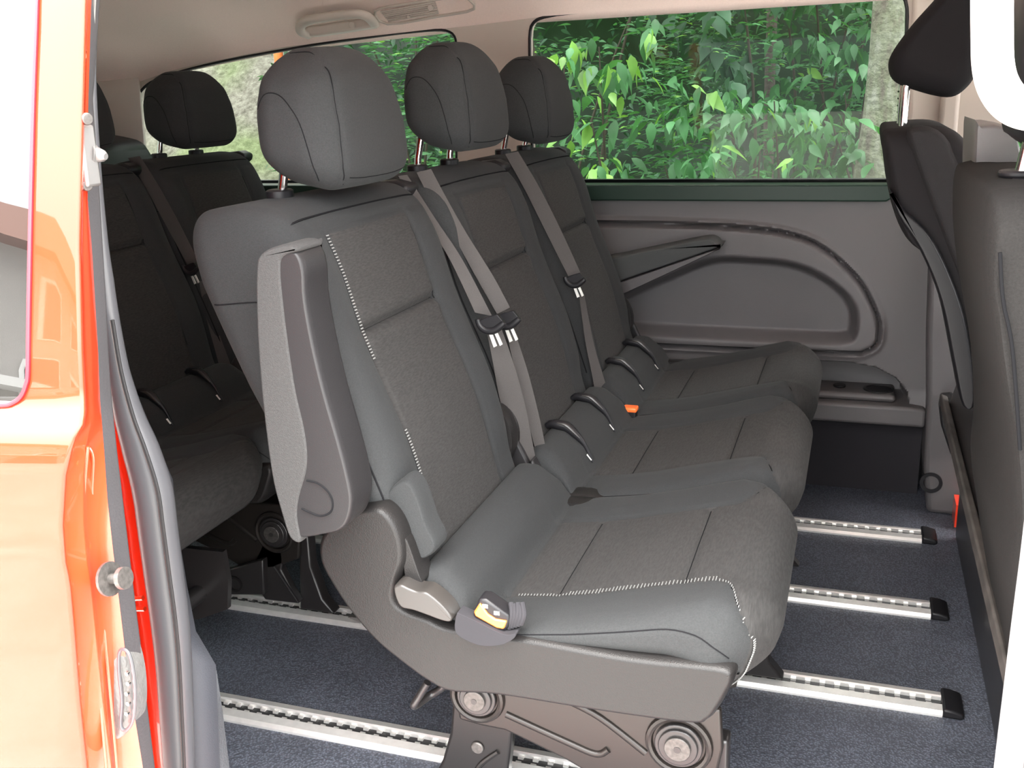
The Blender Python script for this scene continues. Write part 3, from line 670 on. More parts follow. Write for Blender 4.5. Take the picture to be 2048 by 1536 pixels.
# armrest of seat 1: cloth pad and plastic shell, folded upright
ya0, ya1 = .995 - Y1, 1.058 - Y1
padp = XZ([(519, 540), (528, 507), (560, 492), (588, 490), (600, 500), (572, 512), (566, 540), (572, 610), (582, 690), (596, 780), (612, 850), (619, 900), (617, 940), (603, 990), (599, 1030), (606, 1079), (585, 1070), (568, 1020), (552, 960), (540, 880), (528, 770), (520, 650)], 1.0)
shp = XZ([(535, 520), (555, 503), (585, 500), (600, 506), (612, 540), (616, 600), (632, 690), (656, 790), (682, 880), (700, 950), (708, 1000), (700, 1040), (682, 1060), (650, 1068), (606, 1074), (580, 1060), (562, 980), (548, 880), (536, 770), (530, 650), (528, 560)], 1.0)
def arm(root, yc):
    k = empty('armrest', (0, 0, 0)); k.parent = root; k.location = (.30, yc - root_y[root.name], 0)
    a = link('armrest_shell', loft_prism(shp, [ya0, ya0 + .0010, ya0 + .004, ya0 + .010, ya1 - .012, ya1 - .005, ya1], [.0045, .0026, .0008, 0, 0, .002, .006], 'armrest_shell', M['panel'], 4), k)
    b = link('armrest_pad', loft_prism(padp, [ya0 - .0022, ya0 - .0017, ya0 + .001, ya0 + .008, ya1 - .010, ya1 - .003, ya1 + .002], [.0030, .0012, 0, -.001, -.001, .002, .007], 'armrest_pad', M['armcloth'], 4), k)
    q = [P(u, v, Y=.993) for u, v in [(612, 962), (635, 968), (655, 985), (664, 1005), (660, 1025), (640, 1033), (618, 1026), (602, 1018)]]
    link('hinge_cap', MB().tube([(p[0], ya0 - .0005, p[2]) for p in smooth_path(q, 5)], .0012, 6).build('t', M['seam'], loc=(0, 0, 0)).data, k)
    bpy.data.objects.remove(bpy.data.objects['t'])
    for u, v in ((621, 597), (677, 834)):
        p = P(u, v, Y=1.02); xx = p[0]
        o = ring(MB(), (0, 0, 0), .0022, .0042, .001, 16).build('screw_hole', M['blackpaint'], loc=(0, 0, 0)); o.parent = k
        o.location = (xx - .0005, p[1] - yc, p[2]); o.rotation_euler = (0, math.radians(80), math.radians(-18))
    # pivot stub joining the armrest to the seat side
    o = MB().cyl((-.60, ya1 - .005, .55), (0, 1, 0), .025, .03, 24).build('armrest_pivot', M['black'], loc=(0, 0, 0)); o.parent = k
arm(seat1, Y1)
# buckle in its cloth pocket
def buckle(root, yc, c, name='buckle', pocket=True):
    k = empty(name, (0, 0, 0)); k.parent = root; k.location = (.30, yc - root_y[root.name], 0)
    def add(mb, nm, m, **a): o = mb.build(nm, m, loc=(0, 0, 0), **a); o.parent = k; return o
    y0 = 1.04 - yc
    bo = XZ([(960, 1193), (975, 1195), (1022, 1228), (1020, 1250), (1010, 1262), (948, 1226)], 1.045)
    add(MB().prism(bo, y0 - .001, y0 + .024), 'buckle_body', M['black'], bevel=.003)
    bt = XZ([(964, 1200), (980, 1222), (995, 1232), (1018, 1236), (1012, 1252), (998, 1250), (955, 1226), (952, 1218)], 1.045)
    add(MB().prism(bt, y0 - .004, y0 + .020), 'buckle_button', M['orange'], bevel=.002)
    for u, v in ((975, 1208), (998, 1222)):
        p = P(u, v, Y=1.045); add(MB().box((p[0] - .004, y0 - .002, p[2] - .002), (p[0] + .003, y0 + .004, p[2] + .003)), 'metal_tab', M['chrome'])
    if pocket:
        pk = XZ([(918, 1222), (925, 1222), (960, 1238), (1010, 1262), (1034, 1262), (1030, 1272), (1005, 1284), (965, 1285), (925, 1268), (914, 1250)], 1.04)
        add(MB().prism([(p[0], p[2]) for p in smooth_path([(a, 0, b) for a, b in pk], 4, True)], y0 - .008, y0 + .012), 'buckle_pocket', M['pocket'], bevel=.003)
        f = MB()
        for i in range(5):
            q = [P(1022 + i * 6 + 2 * math.sin(i), 1206 + 3 * (i % 2), Y=1.055), P(1024 + i * 6, 1230, Y=1.045), P(1018 + i * 6, 1256 - 2 * i, Y=1.045)]
            f.tube([(a[0], a[1] - yc, a[2]) for a in smooth_path(q, 5)], .0035, 8)
        add(f, 'gathered_cloth', M['pocket'])
buckle(seat1, Y1, None)
# --- the double bench beside it
def bench(name, x, label):
    r = empty(name, (x, (Y2 + Y3) / 2, 0), label, 'bench seat'); root_y[r.name] = (Y2 + Y3) / 2
    seat_parts(r, Y2, True, False, hz=.022); seat_parts(r, Y3, False, True, hz=.010)
    leg_parts(r, Y2, -.0); leg_parts(r, Y3, .0)
    return r
bench1 = bench('bench_seat', -.30, 'grey cloth double bench seat in the middle row, between nearest seat and far wall')
bench1['group'] = 'double bench seats'
# red buckle between the bench seats, slit in the cloth
q = P(1258, 818, Y=1.97)
k = empty('buckle', (0, 0, 0)); k.parent = bench1; k.location = rel(bench1)
o = MB().box((q[0] - .022, q[1] - .012, q[2] - .04), (q[0] + .016, q[1] + .012, q[2] + .002)).build('buckle_body', M['black'], loc=(0, 0, 0), bevel=.003); o.parent = k
o = MB().box((q[0] - .012, q[1] - .013, q[2] - .004), (q[0] + .018, q[1] + .013, q[2] + .006)).build('buckle_button', M['orange'], loc=(0, 0, 0), bevel=.003); o.parent = k
q = [P(u, v, Y=1.53) for u, v in [(1072, 905), (1085, 932), (1112, 958), (1120, 972), (1108, 977), (1078, 962), (1066, 935)]]
MB().prism([(a[0], a[2]) for a in q], 1.50, 1.53).build('recliner_lever', M['panel'], bench1, bevel=.006, seg=3)
# --- rear row: same seats one row back
rs = copy_tree(seat1)
for c in list(children(rs)):
    if c.name.startswith(('armrest', 'buckle')):
        for g in children(c): bpy.data.objects.remove(g)
        bpy.data.objects.remove(c)
rs.location.x = -.30 - .91; tag(rs, 'dark rear row seat nearest the sliding door, on black brackets', 'seat')
rb = copy_tree(bench1); rb.location.x = -.30 - .89; tag(rb, 'dark double bench in the rear row, with headrests against the left window', 'bench seat')
def fix_leg_mats(o):
    for c in children(o):
        fix_leg_mats(c)
        if c.type == 'MESH' and any(s.material == M['steel'] for s in c.material_slots):
            c.data = c.data.copy(); c.data.materials.clear(); c.data.materials.append(M['blackpaint'])
fix_leg_mats(rs)
# rear seat bracket hook plates (visible under the near rear seat)
br = empty('seat_bracket', (0, 0, 0)); br.parent = rs; br.location = rel(rs)
def bp_(px, Y, y1, nm, m, bevel=.003):
    o = MB().prism(XZ(px, Y), Y, y1).build(nm, m, loc=(0, 0, 0), bevel=bevel); o.parent = br; return o
bp_([(530, 1075), (560, 1080), (566, 1120), (562, 1140), (598, 1208), (530, 1200), (520, 1185), (500, 1190), (505, 1130)], 1.62, 1.64, 'bracket_plate', M['blackpaint'])
bp_([(440, 1145), (525, 1120), (528, 1190), (450, 1190), (440, 1205), (400, 1190), (410, 1160)], 1.60, 1.62, 'bracket_plate', M['blackpaint'])
q = P(472, 1167, Y=1.60); o = ring(MB(), (0, 0, 0), .013, .017, .003).build('bracket_ring', M['shell'], loc=(0, 0, 0)); o.parent = br; o.location = (q[0], 1.598, q[2]); o.rotation_euler = (math.pi / 2, 0, 0)
o = MB().tube([P(548, 1133, Y=1.615), P(596, 1203, Y=1.615)], .0028, 8).build('bracket_edge', M['panel'], loc=(0, 0, 0)); o.parent = br

# ------------------------------------------------------------------ seat belts
def belt(name, L1, R1, L2, R2, Ya, Yb, Y2a, Y2b, label, tongue, ty, flip=1):
    r = empty(name, P(*tongue, Y=ty), label, 'seat belt', 'seat belts hanging on the backrests')
    def rib(L, R, a, b):
        n = len(L); LL = [P(u, v, Y=a + (b - a) * i / (n - 1)) for i, (u, v) in enumerate(L)]; RR = [P(u, v, Y=a + (b - a) * i / (n - 1) + .012) for i, (u, v) in enumerate(R)]
        return smooth_path(LL, 5), smooth_path(RR, 5)
    a, b = rib(L1, R1, Ya, Yb); MB().ribbon(a, b, .0008).build('belt_webbing', M['belt'], r)
    a, b = rib(L2, R2, Y2a, Y2b); MB().ribbon(a, b, .0008).build('belt_webbing', M['belt'], r)
    u, v = tongue; K = 1.53 / ty
    t = MB(); q = [P(u + a * K, v + b * K, Y=ty - .01) for a, b in [(-22, -4), (-18, 8), (-6, 18), (10, 18), (24, 8), (30, 2)]]
    t.tube(smooth_path(q, 5), [.0045 + .002 * math.sin(i / 25 * math.pi) for i in range(26)], 10)
    q2 = [P(u + a * K, v + b * K, Y=ty - .006) for a, b in [(-20, 0), (-4, -8), (18, -14), (30, 0), (18, 14), (0, 14)]]
    t.prism([(p[0], p[2]) for p in q2], ty - .012, ty - .004)
    t.build('belt_tongue', M['black'], r, bevel=.001)
    q = [P(u + a * K, v + b * K, Y=ty - .008) for a, b in [(-2, 18), (4, 17), (16, 48), (10, 51)]]; q3 = [P(u + a * K, v + b * K, Y=ty - .008) for a, b in [(8, 16), (14, 15), (27, 45), (22, 48)]]
    MB().prism([(p[0], p[2]) for p in q], ty - .010, ty - .008).prism([(p[0], p[2]) for p in q3], ty - .010, ty - .008).build('tongue_plate', M['alu'], r)
    return r
belt('seat_belt', [(796, 352), (850, 440), (900, 520), (950, 625)], [(814, 350), (872, 440), (925, 520), (984, 632)],
     [(972, 655), (985, 720), (1000, 800), (1028, 900), (1056, 990)], [(1002, 655), (1025, 720), (1048, 800), (1068, 900), (1086, 986)], 1.49, 1.50, 1.50, 1.52,
     'pale seat belt on the far edge of the nearest backrest, its tongue leftmost', (978, 642), 1.49)
belt('seat_belt', [(833, 345), (862, 400), (900, 460), (950, 550), (994, 628)], [(862, 338), (895, 400), (935, 470), (985, 550), (1020, 615)],
     [(1010, 655), (1030, 740), (1055, 840), (1080, 935)], [(1026, 655), (1056, 745), (1082, 850), (1098, 935)], 1.55, 1.55, 1.56, 1.56,
     'broad seat belt lying between the nearest seat and the bench beside it', (1010, 634), 1.55)
bC = belt('seat_belt', [(1010, 308), (1050, 380), (1095, 470), (1138, 555)], [(1036, 303), (1076, 370), (1117, 450), (1162, 548)],
     [(1158, 588), (1170, 680), (1186, 760), (1197, 828)], [(1168, 588), (1188, 690), (1212, 770), (1226, 824)], 1.985, 1.985, 1.99, 1.985,
     'seat belt hanging between the two backrests of the middle bench', (1147, 556), 1.98)
bD = copy_tree(bC); bD.location.x -= .92; tag(bD, 'dark seat belt hanging between the backrests of the rear bench', 'seat belt')

# ------------------------------------------------------------------ wall armrest, grab handle, air vent
ar = XZ([(1200, 525), (1240, 513), (1330, 494), (1405, 479), (1425, 481), (1434, 490), (1425, 500), (1400, 512), (1250, 583), (1200, 604)], 2.52)
r = empty('wall_armrest', (ar[0][0], 2.56, ar[0][1]), 'slim dark armrest on the far side wall, beside the last seat', 'armrest')
me = loft_prism(XZ([(1200, 525), (1240, 513), (1330, 494), (1405, 479), (1425, 481), (1434, 490), (1428, 498), (1250, 559), (1200, 575)], 2.50), [2.50, 2.502, 2.508, 2.585], [.005, .002, 0, 0], 'armrest_pad', M['wallc'], 4); link('armrest_pad', me, r, rel(r))
me = loft_prism(XZ([(1200, 576), (1250, 561), (1428, 500), (1420, 508), (1395, 520), (1250, 587), (1200, 606)], 2.505), [2.506, 2.508, 2.512, 2.59], [.002, .001, 0, 0], 'armrest_shell', M['wallp'], 4); link('armrest_shell', me, r, rel(r))
gy = 2.50
hp = [(612, 52), (600, 62), (606, 42), (640, 33), (690, 27), (722, 27), (742, 36), (750, 48)]
r = empty('grab_handle', P(680, 50, Y=gy), 'beige folding grab handle on the headliner above the left window', 'handle')
pts = [P(u, v, Y=y) for (u, v), y in zip([(618, 70), (603, 64), (601, 52), (612, 42), (640, 36), (690, 29), (716, 28), (736, 34), (748, 46)], [2.53, 2.50, 2.48, 2.465, 2.455, 2.455, 2.46, 2.48, 2.52])]
MB().tube(smooth_path(pts, 6), .0135, 12, flat=.8).build('grip', M['beige'], r)
pl = [P(u, v, Y=2.53) for u, v in [(604, 60), (625, 52), (740, 36), (752, 50), (745, 56), (640, 72), (612, 74)]]
MB().prism([(p[0], p[2]) for p in pl], 2.515, 2.56).build('handle_base', M['beige'], r, bevel=.006, seg=3)
q = P(705, 50, Y=2.51); MB().cyl(q, (0, -1, 0), .009, .006, 20).build('coat_hook', M['beige'], r, bevel=.002)
r = empty('air_vent', P(850, 25, Y=2.5), 'beige slatted air vent in the headliner beside the grab handle', 'air vent')
def hl(u, v, d=0):      # point on the curved headliner
    Y = 2.58
    for _ in range(40):
        p = P(u, v, Y=Y)
        ys = [a for a, b in sec][::-1]; zs = [b for a, b in sec][::-1]
        z = ztop(p[0]) + float(np.interp(Y, ys, zs)); 
        if p[2] > z + .002: Y -= .01
        else: Y += (.004 if p[2] < z - .004 else 0)
        if abs(p[2] - z) < .004: break
    p = P(u, v, Y=Y - d); return p
fr = [hl(*q, .012) for q in [(750, 22), (800, 10), (880, -2), (925, -8), (948, 18), (880, 32), (775, 48)]]
MB().tube(smooth_path(fr, 3, True), .0035, 8, closed=True).build('vent_frame', M['beige'], r)
sl = MB()
for k in range(7):
    f = (k + .5) / 7; a = (760 + 18 * f, 22 + 22 * f); b = (870 + 8 * f, 2 + 26 * f)
    sl.tube([hl(*a, .010), hl((a[0] + b[0]) / 2, (a[1] + b[1]) / 2, .010), hl(*b, .010)], .0022, 6)
sl.build('vent_slats', M['beige'], r)
MB().cyl(hl(862, 14, .014), (0, -1, -.4), .008, .006, 16).cyl(hl(818, 33, .014), (0, -1, -.4), .005, .005, 16).build('vent_knob', M['beige'], r, bevel=.001)

# ------------------------------------------------------------------ front seats
def lean_seat(name, yc, hw, label, mtl, top, outline, head=None, group=None):
    r = empty(name, (outline[0][0], yc, 0), label, 'seat')
    me = loft_prism(outline, [yc - hw, yc - hw + .006, yc - hw + .02, yc - hw + .05, yc + hw - .05, yc + hw - .02, yc + hw - .006, yc + hw], [.035, .02, .008, 0, 0, .008, .02, .035], 'backrest', mtl, 5, central=True)
    link('backrest', me, r, rel(r)); return r
DK0 = mat('dark_back_cloth', (.011, .010, .011), .9, spec=.2)
dv = XZ([(1760, 252), (1790, 243), (1860, 240), (1900, 262), (1940, 330), (1990, 480), (2030, 640), (2060, 800), (2040, 840), (1960, 800), (1912, 640), (1850, 480), (1800, 430), (1775, 370), (1766, 310)], 2.25)
drv = lean_seat('driver_seat', 2.1, .22, 'black driver seat seen from behind, its headrest raised on chrome posts', DK0, 1, dv)
me = loft_prism([(a * 1 + .012, b) for a, b in XZ([(1800, 262), (1862, 262), (1905, 330), (1960, 500), (2000, 700), (1985, 760), (1935, 640), (1880, 500), (1820, 340)], 1.88)], [1.868, 1.872, 1.885, 2.0], [.012, .006, 0, 0], 'side_bolster', mat('dark_seat_cloth', (.018, .017, .018), .9, spec=.2, bump=('noise', 900, .0006)), 4); link('side_bolster', me, drv, rel(drv))
hd = XZ([(1885, -20), (1860, 10), (1820, 55), (1785, 105), (1778, 135), (1790, 162), (1830, 180), (1890, 194), (1925, 178), (1948, 140), (1956, 60), (1960, -30), (1940, -60), (1900, -55)], 2.05)
DK = mat('black_seat_cloth', (.009, .008, .009), .95, spec=.15)
me = loft_prism(hd, [1.95, 1.956, 1.97, 2.0, 2.12, 2.16, 2.18, 2.19], [.035, .022, .008, 0, 0, .01, .022, .035], 'headrest', DK, 5, central=True); h = link('headrest', me, drv, rel(drv))
for y in (2.0, 2.14):
    a = P(1812, 175, Y=2.0); b = P(1806, 245, Y=2.0)
    MB().tube([(a[0] + .01, y, a[2] + .02), (a[0], y, a[2]), (b[0], y, b[2] - .01)], .007, 12).build('headrest_post', M['chrome'], drv)
a = P(1803, 176, Y=2.2); b = P(1801, 245, Y=2.2); nb = MB().tube([a, b], .0068, 12)
MB().tube([a + (0, 0, .02), b], .0066, 12).build('headrest_post', M['chrome'], drv)
for k_ in range(5):
    c_ = a + (b - a) * (k_ + .5) / 5; MB().tube([c_ - (0, 0, .0015), c_ + (0, 0, .0015)], .0072, 12).build('post_notch', M['black'], drv)
me = loft_prism(XZ([(1780, 380), (1810, 420), (1860, 470), (1905, 560), (1935, 660), (1950, 800), (1925, 810), (1905, 720), (1880, 600), (1840, 500), (1795, 430)], 1.87), [1.86, 1.863, 1.87, 1.93], [.005, .002, 0, 0], 'back_panel', M['black'], 4); link('back_panel', me, drv, rel(drv))
# near front passenger seat, mostly outside the frame
pv = XZ([(1912, 345), (1935, 325), (1990, 322), (2060, 330), (2130, 400), (2200, 700), (2230, 1000), (2120, 1290), (2030, 1300), (1985, 1180), (1955, 1000), (1945, 920), (1952, 830), (1945, 700), (1922, 560), (1908, 440)], 1.45)
GS = mat('grey_seat_cloth', (.018, .017, .0165), .95, spec=.08, bump=('noise', 900, .0006), var=.15, vscale=400)
ps = lean_seat('front_passenger_seat', 1.28, .24, 'grey cloth front passenger seat at the right edge, seen from behind', GS, 1, pv)
q = [P(u, v, Y=1.035) for u, v in [(2000, 505), (2006, 600), (2025, 700), (2040, 900)]]
MB().tube(smooth_path(q, 5), .0018, 8).build('piping', M['seam'], ps)
me = loft_prism(XZ([(1948, 250), (1958, 248), (2015, 252), (2040, 300), (2040, 420), (1958, 420), (1945, 400)], 1.45), [1.43, 1.435, 1.45, 1.60], [.006, .002, 0, 0], 'belt_outlet', M['wallp'], 2, central=True); link('belt_outlet', me, ps, rel(ps))
o = MB().cyl(P(2040, 355, Y=1.2), (0, 0, 1), .022, .008, 24).cyl(P(2045, 372, Y=1.18), (0, 0, 1), .012, .008, 20).build('post_collar', M['black'], ps, bevel=.003)
a = P(2043, 350, Y=1.2); MB().tube([a, (a[0] + .004, a[1], a[2] + .03), (a[0] + .012, a[1], a[2] + .07)], .0075, 12).build('headrest_post', M['chrome'], ps)
me = loft_prism(XZ([(2022, 255), (2035, 275), (2080, 300), (2180, 300), (2250, 220), (2260, 60), (2200, -60), (2090, -80), (2040, -20), (2018, 60), (2010, 150)], 1.2), [1.10, 1.106, 1.12, 1.15, 1.28, 1.31, 1.325, 1.33], [.035, .02, .008, 0, 0, .008, .02, .035], 'headrest', M['black'], 4, central=True); link('headrest', me, ps, rel(ps))
# lower cowl and black understructure of the front seats
r = empty('front_seat_base', (.21, 1.9, 0), 'black base box under the front seats, with a worn beam along its lower edge', 'seat base')
MB().prism([(.205, .305), (.222, .300), (.224, .322), (.208, .328)], 1.12, 2.47).build('edge_beam', mat('worn_black', (.06, .052, .047), .6, var=.35, vscale=25), r, bevel=.004)
MB().prism([(.222, .305), (.34, .30), (.34, .56), (.29, .54), (.25, .42)], 1.14, 2.44).build('back_shell', M['blackpaint'], r, bevel=.006)
MB().box((.26, 1.2, 0), (.42, 2.40, .30)).build('base_box', M['blackpaint'], r, bevel=.01)
for u, v in ((1978, 1017), (1996, 1050)):
    q = P(u, v, X=.245); MB().cyl(q, (0, -1, 0), .008, .03, 14).build('bolt', M['chrome'], r, bevel=.002)
# belt anchor bracket on the far pillar
r = empty('anchor_bracket', P(1890, 800, Y=2.5), 'grey belt anchor bracket fixed low on the far pillar', 'bracket')
pts = XZ([(1882, 792), (1905, 790), (1915, 805), (1900, 815), (1898, 850), (1910, 900), (1912, 915), (1900, 905), (1882, 850), (1878, 815)], 2.50)
MB().prism(pts, 2.49, 2.53).build('bracket_plate', M['panel'], r, bevel=.004)
q = P(1862, 965, Y=2.528); o = ring(MB(), (0, 0, 0), .018, .026, .004).build('speaker_grille', M['black']); o.location = (q[0], 2.528, q[2]); o.rotation_euler = (math.pi / 2, 0, 0); tag(o, 'small round black socket ring low on the far pillar', 'socket')
MB().box((.262, 2.45, 0.003), (.33, 2.52, .06)).build('sill_bracket', M['red'], smooth=False)
tag(bpy.data.objects['sill_bracket'], 'small patch of red painted metal at the foot of the far pillar', 'bracket')
MB().box((.30, .90, -.04), (1.5, .94, .80)).box((.30, .90, .80), (.36, .94, 1.34)).build('wall_right.001', M['wallp'], smooth=False)['kind'] = 'structure'
g = MB().box((.36, .915, .80), (1.5, .92, 1.3)).build('window_5', glass('door_tint', (.8, .85, .82)), smooth=False); g['kind'] = 'structure'
MB().box((1.46, .94, -.04), (1.5, 2.75, .78)).build('wall_front', M['wallp'], smooth=False)['kind'] = 'structure'
MB().box((.35, 2.70, -.04), (1.5, 2.74, .78)).build('wall_left.002', M['wallp'], smooth=False)['kind'] = 'structure'
# near front pillar handle and door edge
r = empty('pillar_handle', P(1985, 100, Y=.9), 'bright pale grab handle looping down at the top right corner', 'handle')
pts = [P(u, v, Y=.90) for u, v in [(1986, -120), (1984, -40), (1984, 60), (1986, 130), (1998, 175), (2024, 208), (2062, 222), (2110, 215)]]
MB().tube(smooth_path(pts, 7), .0152, 18, up=(0, 1, 0), flat=.8).build('grip', M['white'], r)
L = [P(u, v, Y=.86) for u, v in [(2062, 950), (2052, 1020), (2040, 1120), (2022, 1260), (2005, 1400), (1988, 1540), (1978, 1640)]]
r = empty('door_seal', (L[3][0], .86, 0), 'pale rubber door seal running down the lower right edge', 'door seal')
MB().tube([(p[0] + .012, p[1], p[2]) for p in smooth_path(L, 4)], .0125, 14).build('seal_bulb', M['whiteseal'], r)
MB().box((.165, .84, .0), (.30, .90, .66)).build('trim_8', mat('b_pillar_beige', (.24, .21, .20), .55), bevel=.01)['kind'] = 'structure'

# ------------------------------------------------------------------ left side: open sliding door, body edge, seals
def yd(v): return float(np.interp(v, [-300, 0, 400, 700, 800, 830, 870, 920, 1100, 1300, 1500, 1800], [.836, .797, .748, .712, .702, .694, .680, .672, .668, .672, .682, .71]))
rows = list(np.arange(-300, 1901, 25)) 
E0 = lambda v: float(np.interp(v, [-300, 0, 200, 400, 500, 700, 820, 850, 880, 950, 1050, 1130, 1160, 1250, 1400, 1536, 1900], [178, 173, 168, 163, 161, 166, 172, 168, 150, 134, 128, 134, 142, 150, 162, 176, 200]))
E1 = lambda v: float(np.interp(v, [-300, 0, 200, 400, 500, 600, 700, 800, 900, 1000, 1100, 1200, 1300, 1400, 1536, 1900], [186, 181, 174, 176, 184, 190, 196, 200, 208, 215, 226, 238, 250, 264, 286, 330]))
E2 = lambda v: float(np.interp(v, [-300, 0, 200, 400, 500, 600, 700, 780, 900, 1000, 1100, 1200, 1300, 1400, 1536, 1900], [204, 200, 186, 200, 206, 212, 217, 222, 234, 246, 258, 270, 283, 293, 310, 350]))
door = empty('sliding_door', (-.8, .72, 0), 'open glossy red sliding door at the left edge, reflecting houses and sky', 'van door')
def grid_strip(cols, name, m, parent, sharp=0):
    V = []; F = []; nc = len(cols)
    for v in rows:
        for c in cols: V.append(c(v))
    for i in range(len(rows) - 1):
        for j in range(nc - 1): a = i * nc + j; F.append((a, a + 1, a + nc + 1, a + nc))
    o = mesh(name, V, F, m, parent, sharp=sharp); return o
us = [-1500, -1200, -900, -700, -500, -400, -300, -200, -100, -50, 0, 40, 80, 110]
cols = [(lambda v, u=u: P(u, v, Y=yd(v))) for u in us] + [lambda v: P(E0(v) - 12, v, Y=yd(v)), lambda v: P(E0(v) - 4, v, Y=yd(v) + .0006), lambda v: P(E0(v), v, Y=yd(v) + .004)]
o = grid_strip(cols, 'outer_skin', M['door_red'], door)
def f1(v): return float(E0(v) + (E1(v) - E0(v)) * .45)
cols = [lambda v: P(E0(v), v, Y=yd(v) + .004), lambda v: P(E0(v) + 3, v, Y=yd(v) + .012), lambda v: P(f1(v) - 4, v, Y=yd(v) + .022), lambda v: P(f1(v), v, Y=yd(v) + .026),
        lambda v: P(f1(v) + 6, v, Y=yd(v) + .036), lambda v: P(E1(v), v, Y=yd(v) + .055)]
grid_strip(cols, 'door_edge', M['red'], door)
q = [P(u, v, Y=.70) for u, v in [(176, 893), (170, 960), (166, 1050), (172, 1150), (185, 1230), (196, 1330), (205, 1450), (215, 1560)]]
q2 = [P(u, v, Y=.712) for u, v in [(176, 893), (186, 915), (184, 980), (184, 1080), (192, 1150), (206, 1240), (216, 1340), (226, 1450), (236, 1560)]]
MB().tube(smooth_path(q, 5), .0016, 8).tube(smooth_path(q2, 5), .0016, 8).build('edge_crease', M['red'], door)
cols = [lambda v: P(E1(v), v, Y=yd(v) + .055), lambda v: P(E1(v) + 2, v, Y=yd(v) + .058), lambda v: P(E2(v) - 2, v, Y=yd(v) + .075), lambda v: P(E2(v), v, Y=yd(v) + .085), lambda v: P(E2(v) - 60, v, Y=yd(v) + .11)]
grid_strip(cols, 'inner_trim', M['strip'], door)
# door glass, with frame
def PV(u, v, d=0): return P(u, v, Y=yd(v) - d)
gl = [(-500, 808), (-100, 812), (0, 811), (25, 806), (42, 793), (52, 770), (56, 740), (58, 600), (62, 400), (67, 200), (74, 0), (82, -300), (-500, -300)]
V = [PV(u, v, .003) for u, v in gl]
# the pane is a grid clipped by its right and lower edge
edge_u = lambda v: float(np.interp(v, [-300, 0, 200, 400, 600, 740, 770, 793, 806, 811], [82, 74, 67, 62, 58, 56, 52, 42, 25, 0]))
rv = list(np.arange(-300, 740, 40)) + [740, 755, 770, 782, 793, 800, 806, 811]
V = []; F = []; uc = np.linspace(0, 1, 12)
for v in rv:
    for t in uc: V.append(PV(-500 + (edge_u(v) + 500) * t, v, .002))
for i in range(len(rv) - 1):
    for j in range(11): a = i * 12 + j; F.append((a, a + 1, a + 13, a + 12))
mesh('window_pane', V, F, mat('dark_door_glass', (.008, .008, .008), .0, coat=0, ior=1.75), door, sharp=0)
fr = [PV(u, v, .0015) for u, v in gl[:12]]
MB().tube(smooth_path(fr, 4), .0022, 8).build('window_frame', mat('deep_red_seal', (.25, .01, .02), .35), door)
# guide pin and striker on the door edge
def at_edge(u, v, d): return P(u, v, Y=d)
pin = empty('guide_pin', at_edge(195, 310, .80)); pin.parent = door; pin.location = Vector(at_edge(180, 310, .775)) - Vector(door.location)
a = at_edge(172, 310, .775); 
def addw(mb, nm, m, par, **k):
    o = mb.build(nm, m, loc=(0, 0, 0), **k); o.parent = par; o.location = rel(par); return o
addw(MB().tube([at_edge(178, 308, .785), at_edge(190, 310, .79), at_edge(196, 310, .79), at_edge(206, 312, .79), at_edge(212, 313, .79)], [.010, .010, .007, .0055, .003], 16), 'pin_cone', M['silver'], pin)
mbk = MB(); c = at_edge(172, 312, .78); mbk.box((c[0] - .006, .77, c[2] - .028), (c[0] + .006, .79, c[2] + .028)); addw(mbk, 'pin_plate', M['silver'], pin, bevel=.003)
for u, v in ((169, 238), (169, 370)):
    c = at_edge(u, v, .775); addw(MB().cyl(c, (1, -.3, 0), .0055, .006, 12), 'pin_bolt', M['bolt'], pin, bevel=.001)
st = empty('striker', (0, 0, 0)); st.parent = door; st.location = Vector(at_edge(218, 1156, .72)) - Vector(door.location)
a = Vector(at_edge(217, 1158, .700)); b = Vector(at_edge(248, 1156, .700)); ax = (b - a).normalized()
addw(MB().tube([a, a + ax * .003], .0165, 24).tube([a, b], .005, 14).tube([b - ax * .003, b + ax * .002], .0105, 20), 'striker_pin', M['bolt'], st)
cl = empty('contact_plate', (0, 0, 0)); cl.parent = door; cl.location = Vector(at_edge(245, 1380, .73)) - Vector(door.location)
pts = XZ([(222, 1303), (238, 1294), (255, 1295), (266, 1320), (274, 1370), (274, 1425), (262, 1460), (245, 1468), (230, 1462), (226, 1400)], .735)
addw(MB().add(*(lambda me: ([v.co[:] for v in me.vertices], [tuple(p.vertices) for p in me.polygons]))(loft_prism(pts, [.718, .721, .728, .75], [.006, .002, 0, 0], 't', M['clear'], 4))), 'contact_cover', M['clear'], cl)
rg = [P(u, v, Y=.716) for u, v in [(240, 1302), (256, 1304), (266, 1340), (270, 1390), (266, 1440), (252, 1460), (242, 1450), (244, 1400), (238, 1340)]]
addw(MB().tube(smooth_path(rg, 4, True), .0018, 8, closed=True), 'cover_rim', M['rubber'], cl)
for i, v in enumerate((1345, 1365, 1385, 1405, 1425)):
    c = P(256 + (i % 2) * 3, v, Y=.716); addw(MB().cyl(c, (0, -1, 0), .0022, .003, 10), 'contact_pin', M['chrome'], cl)
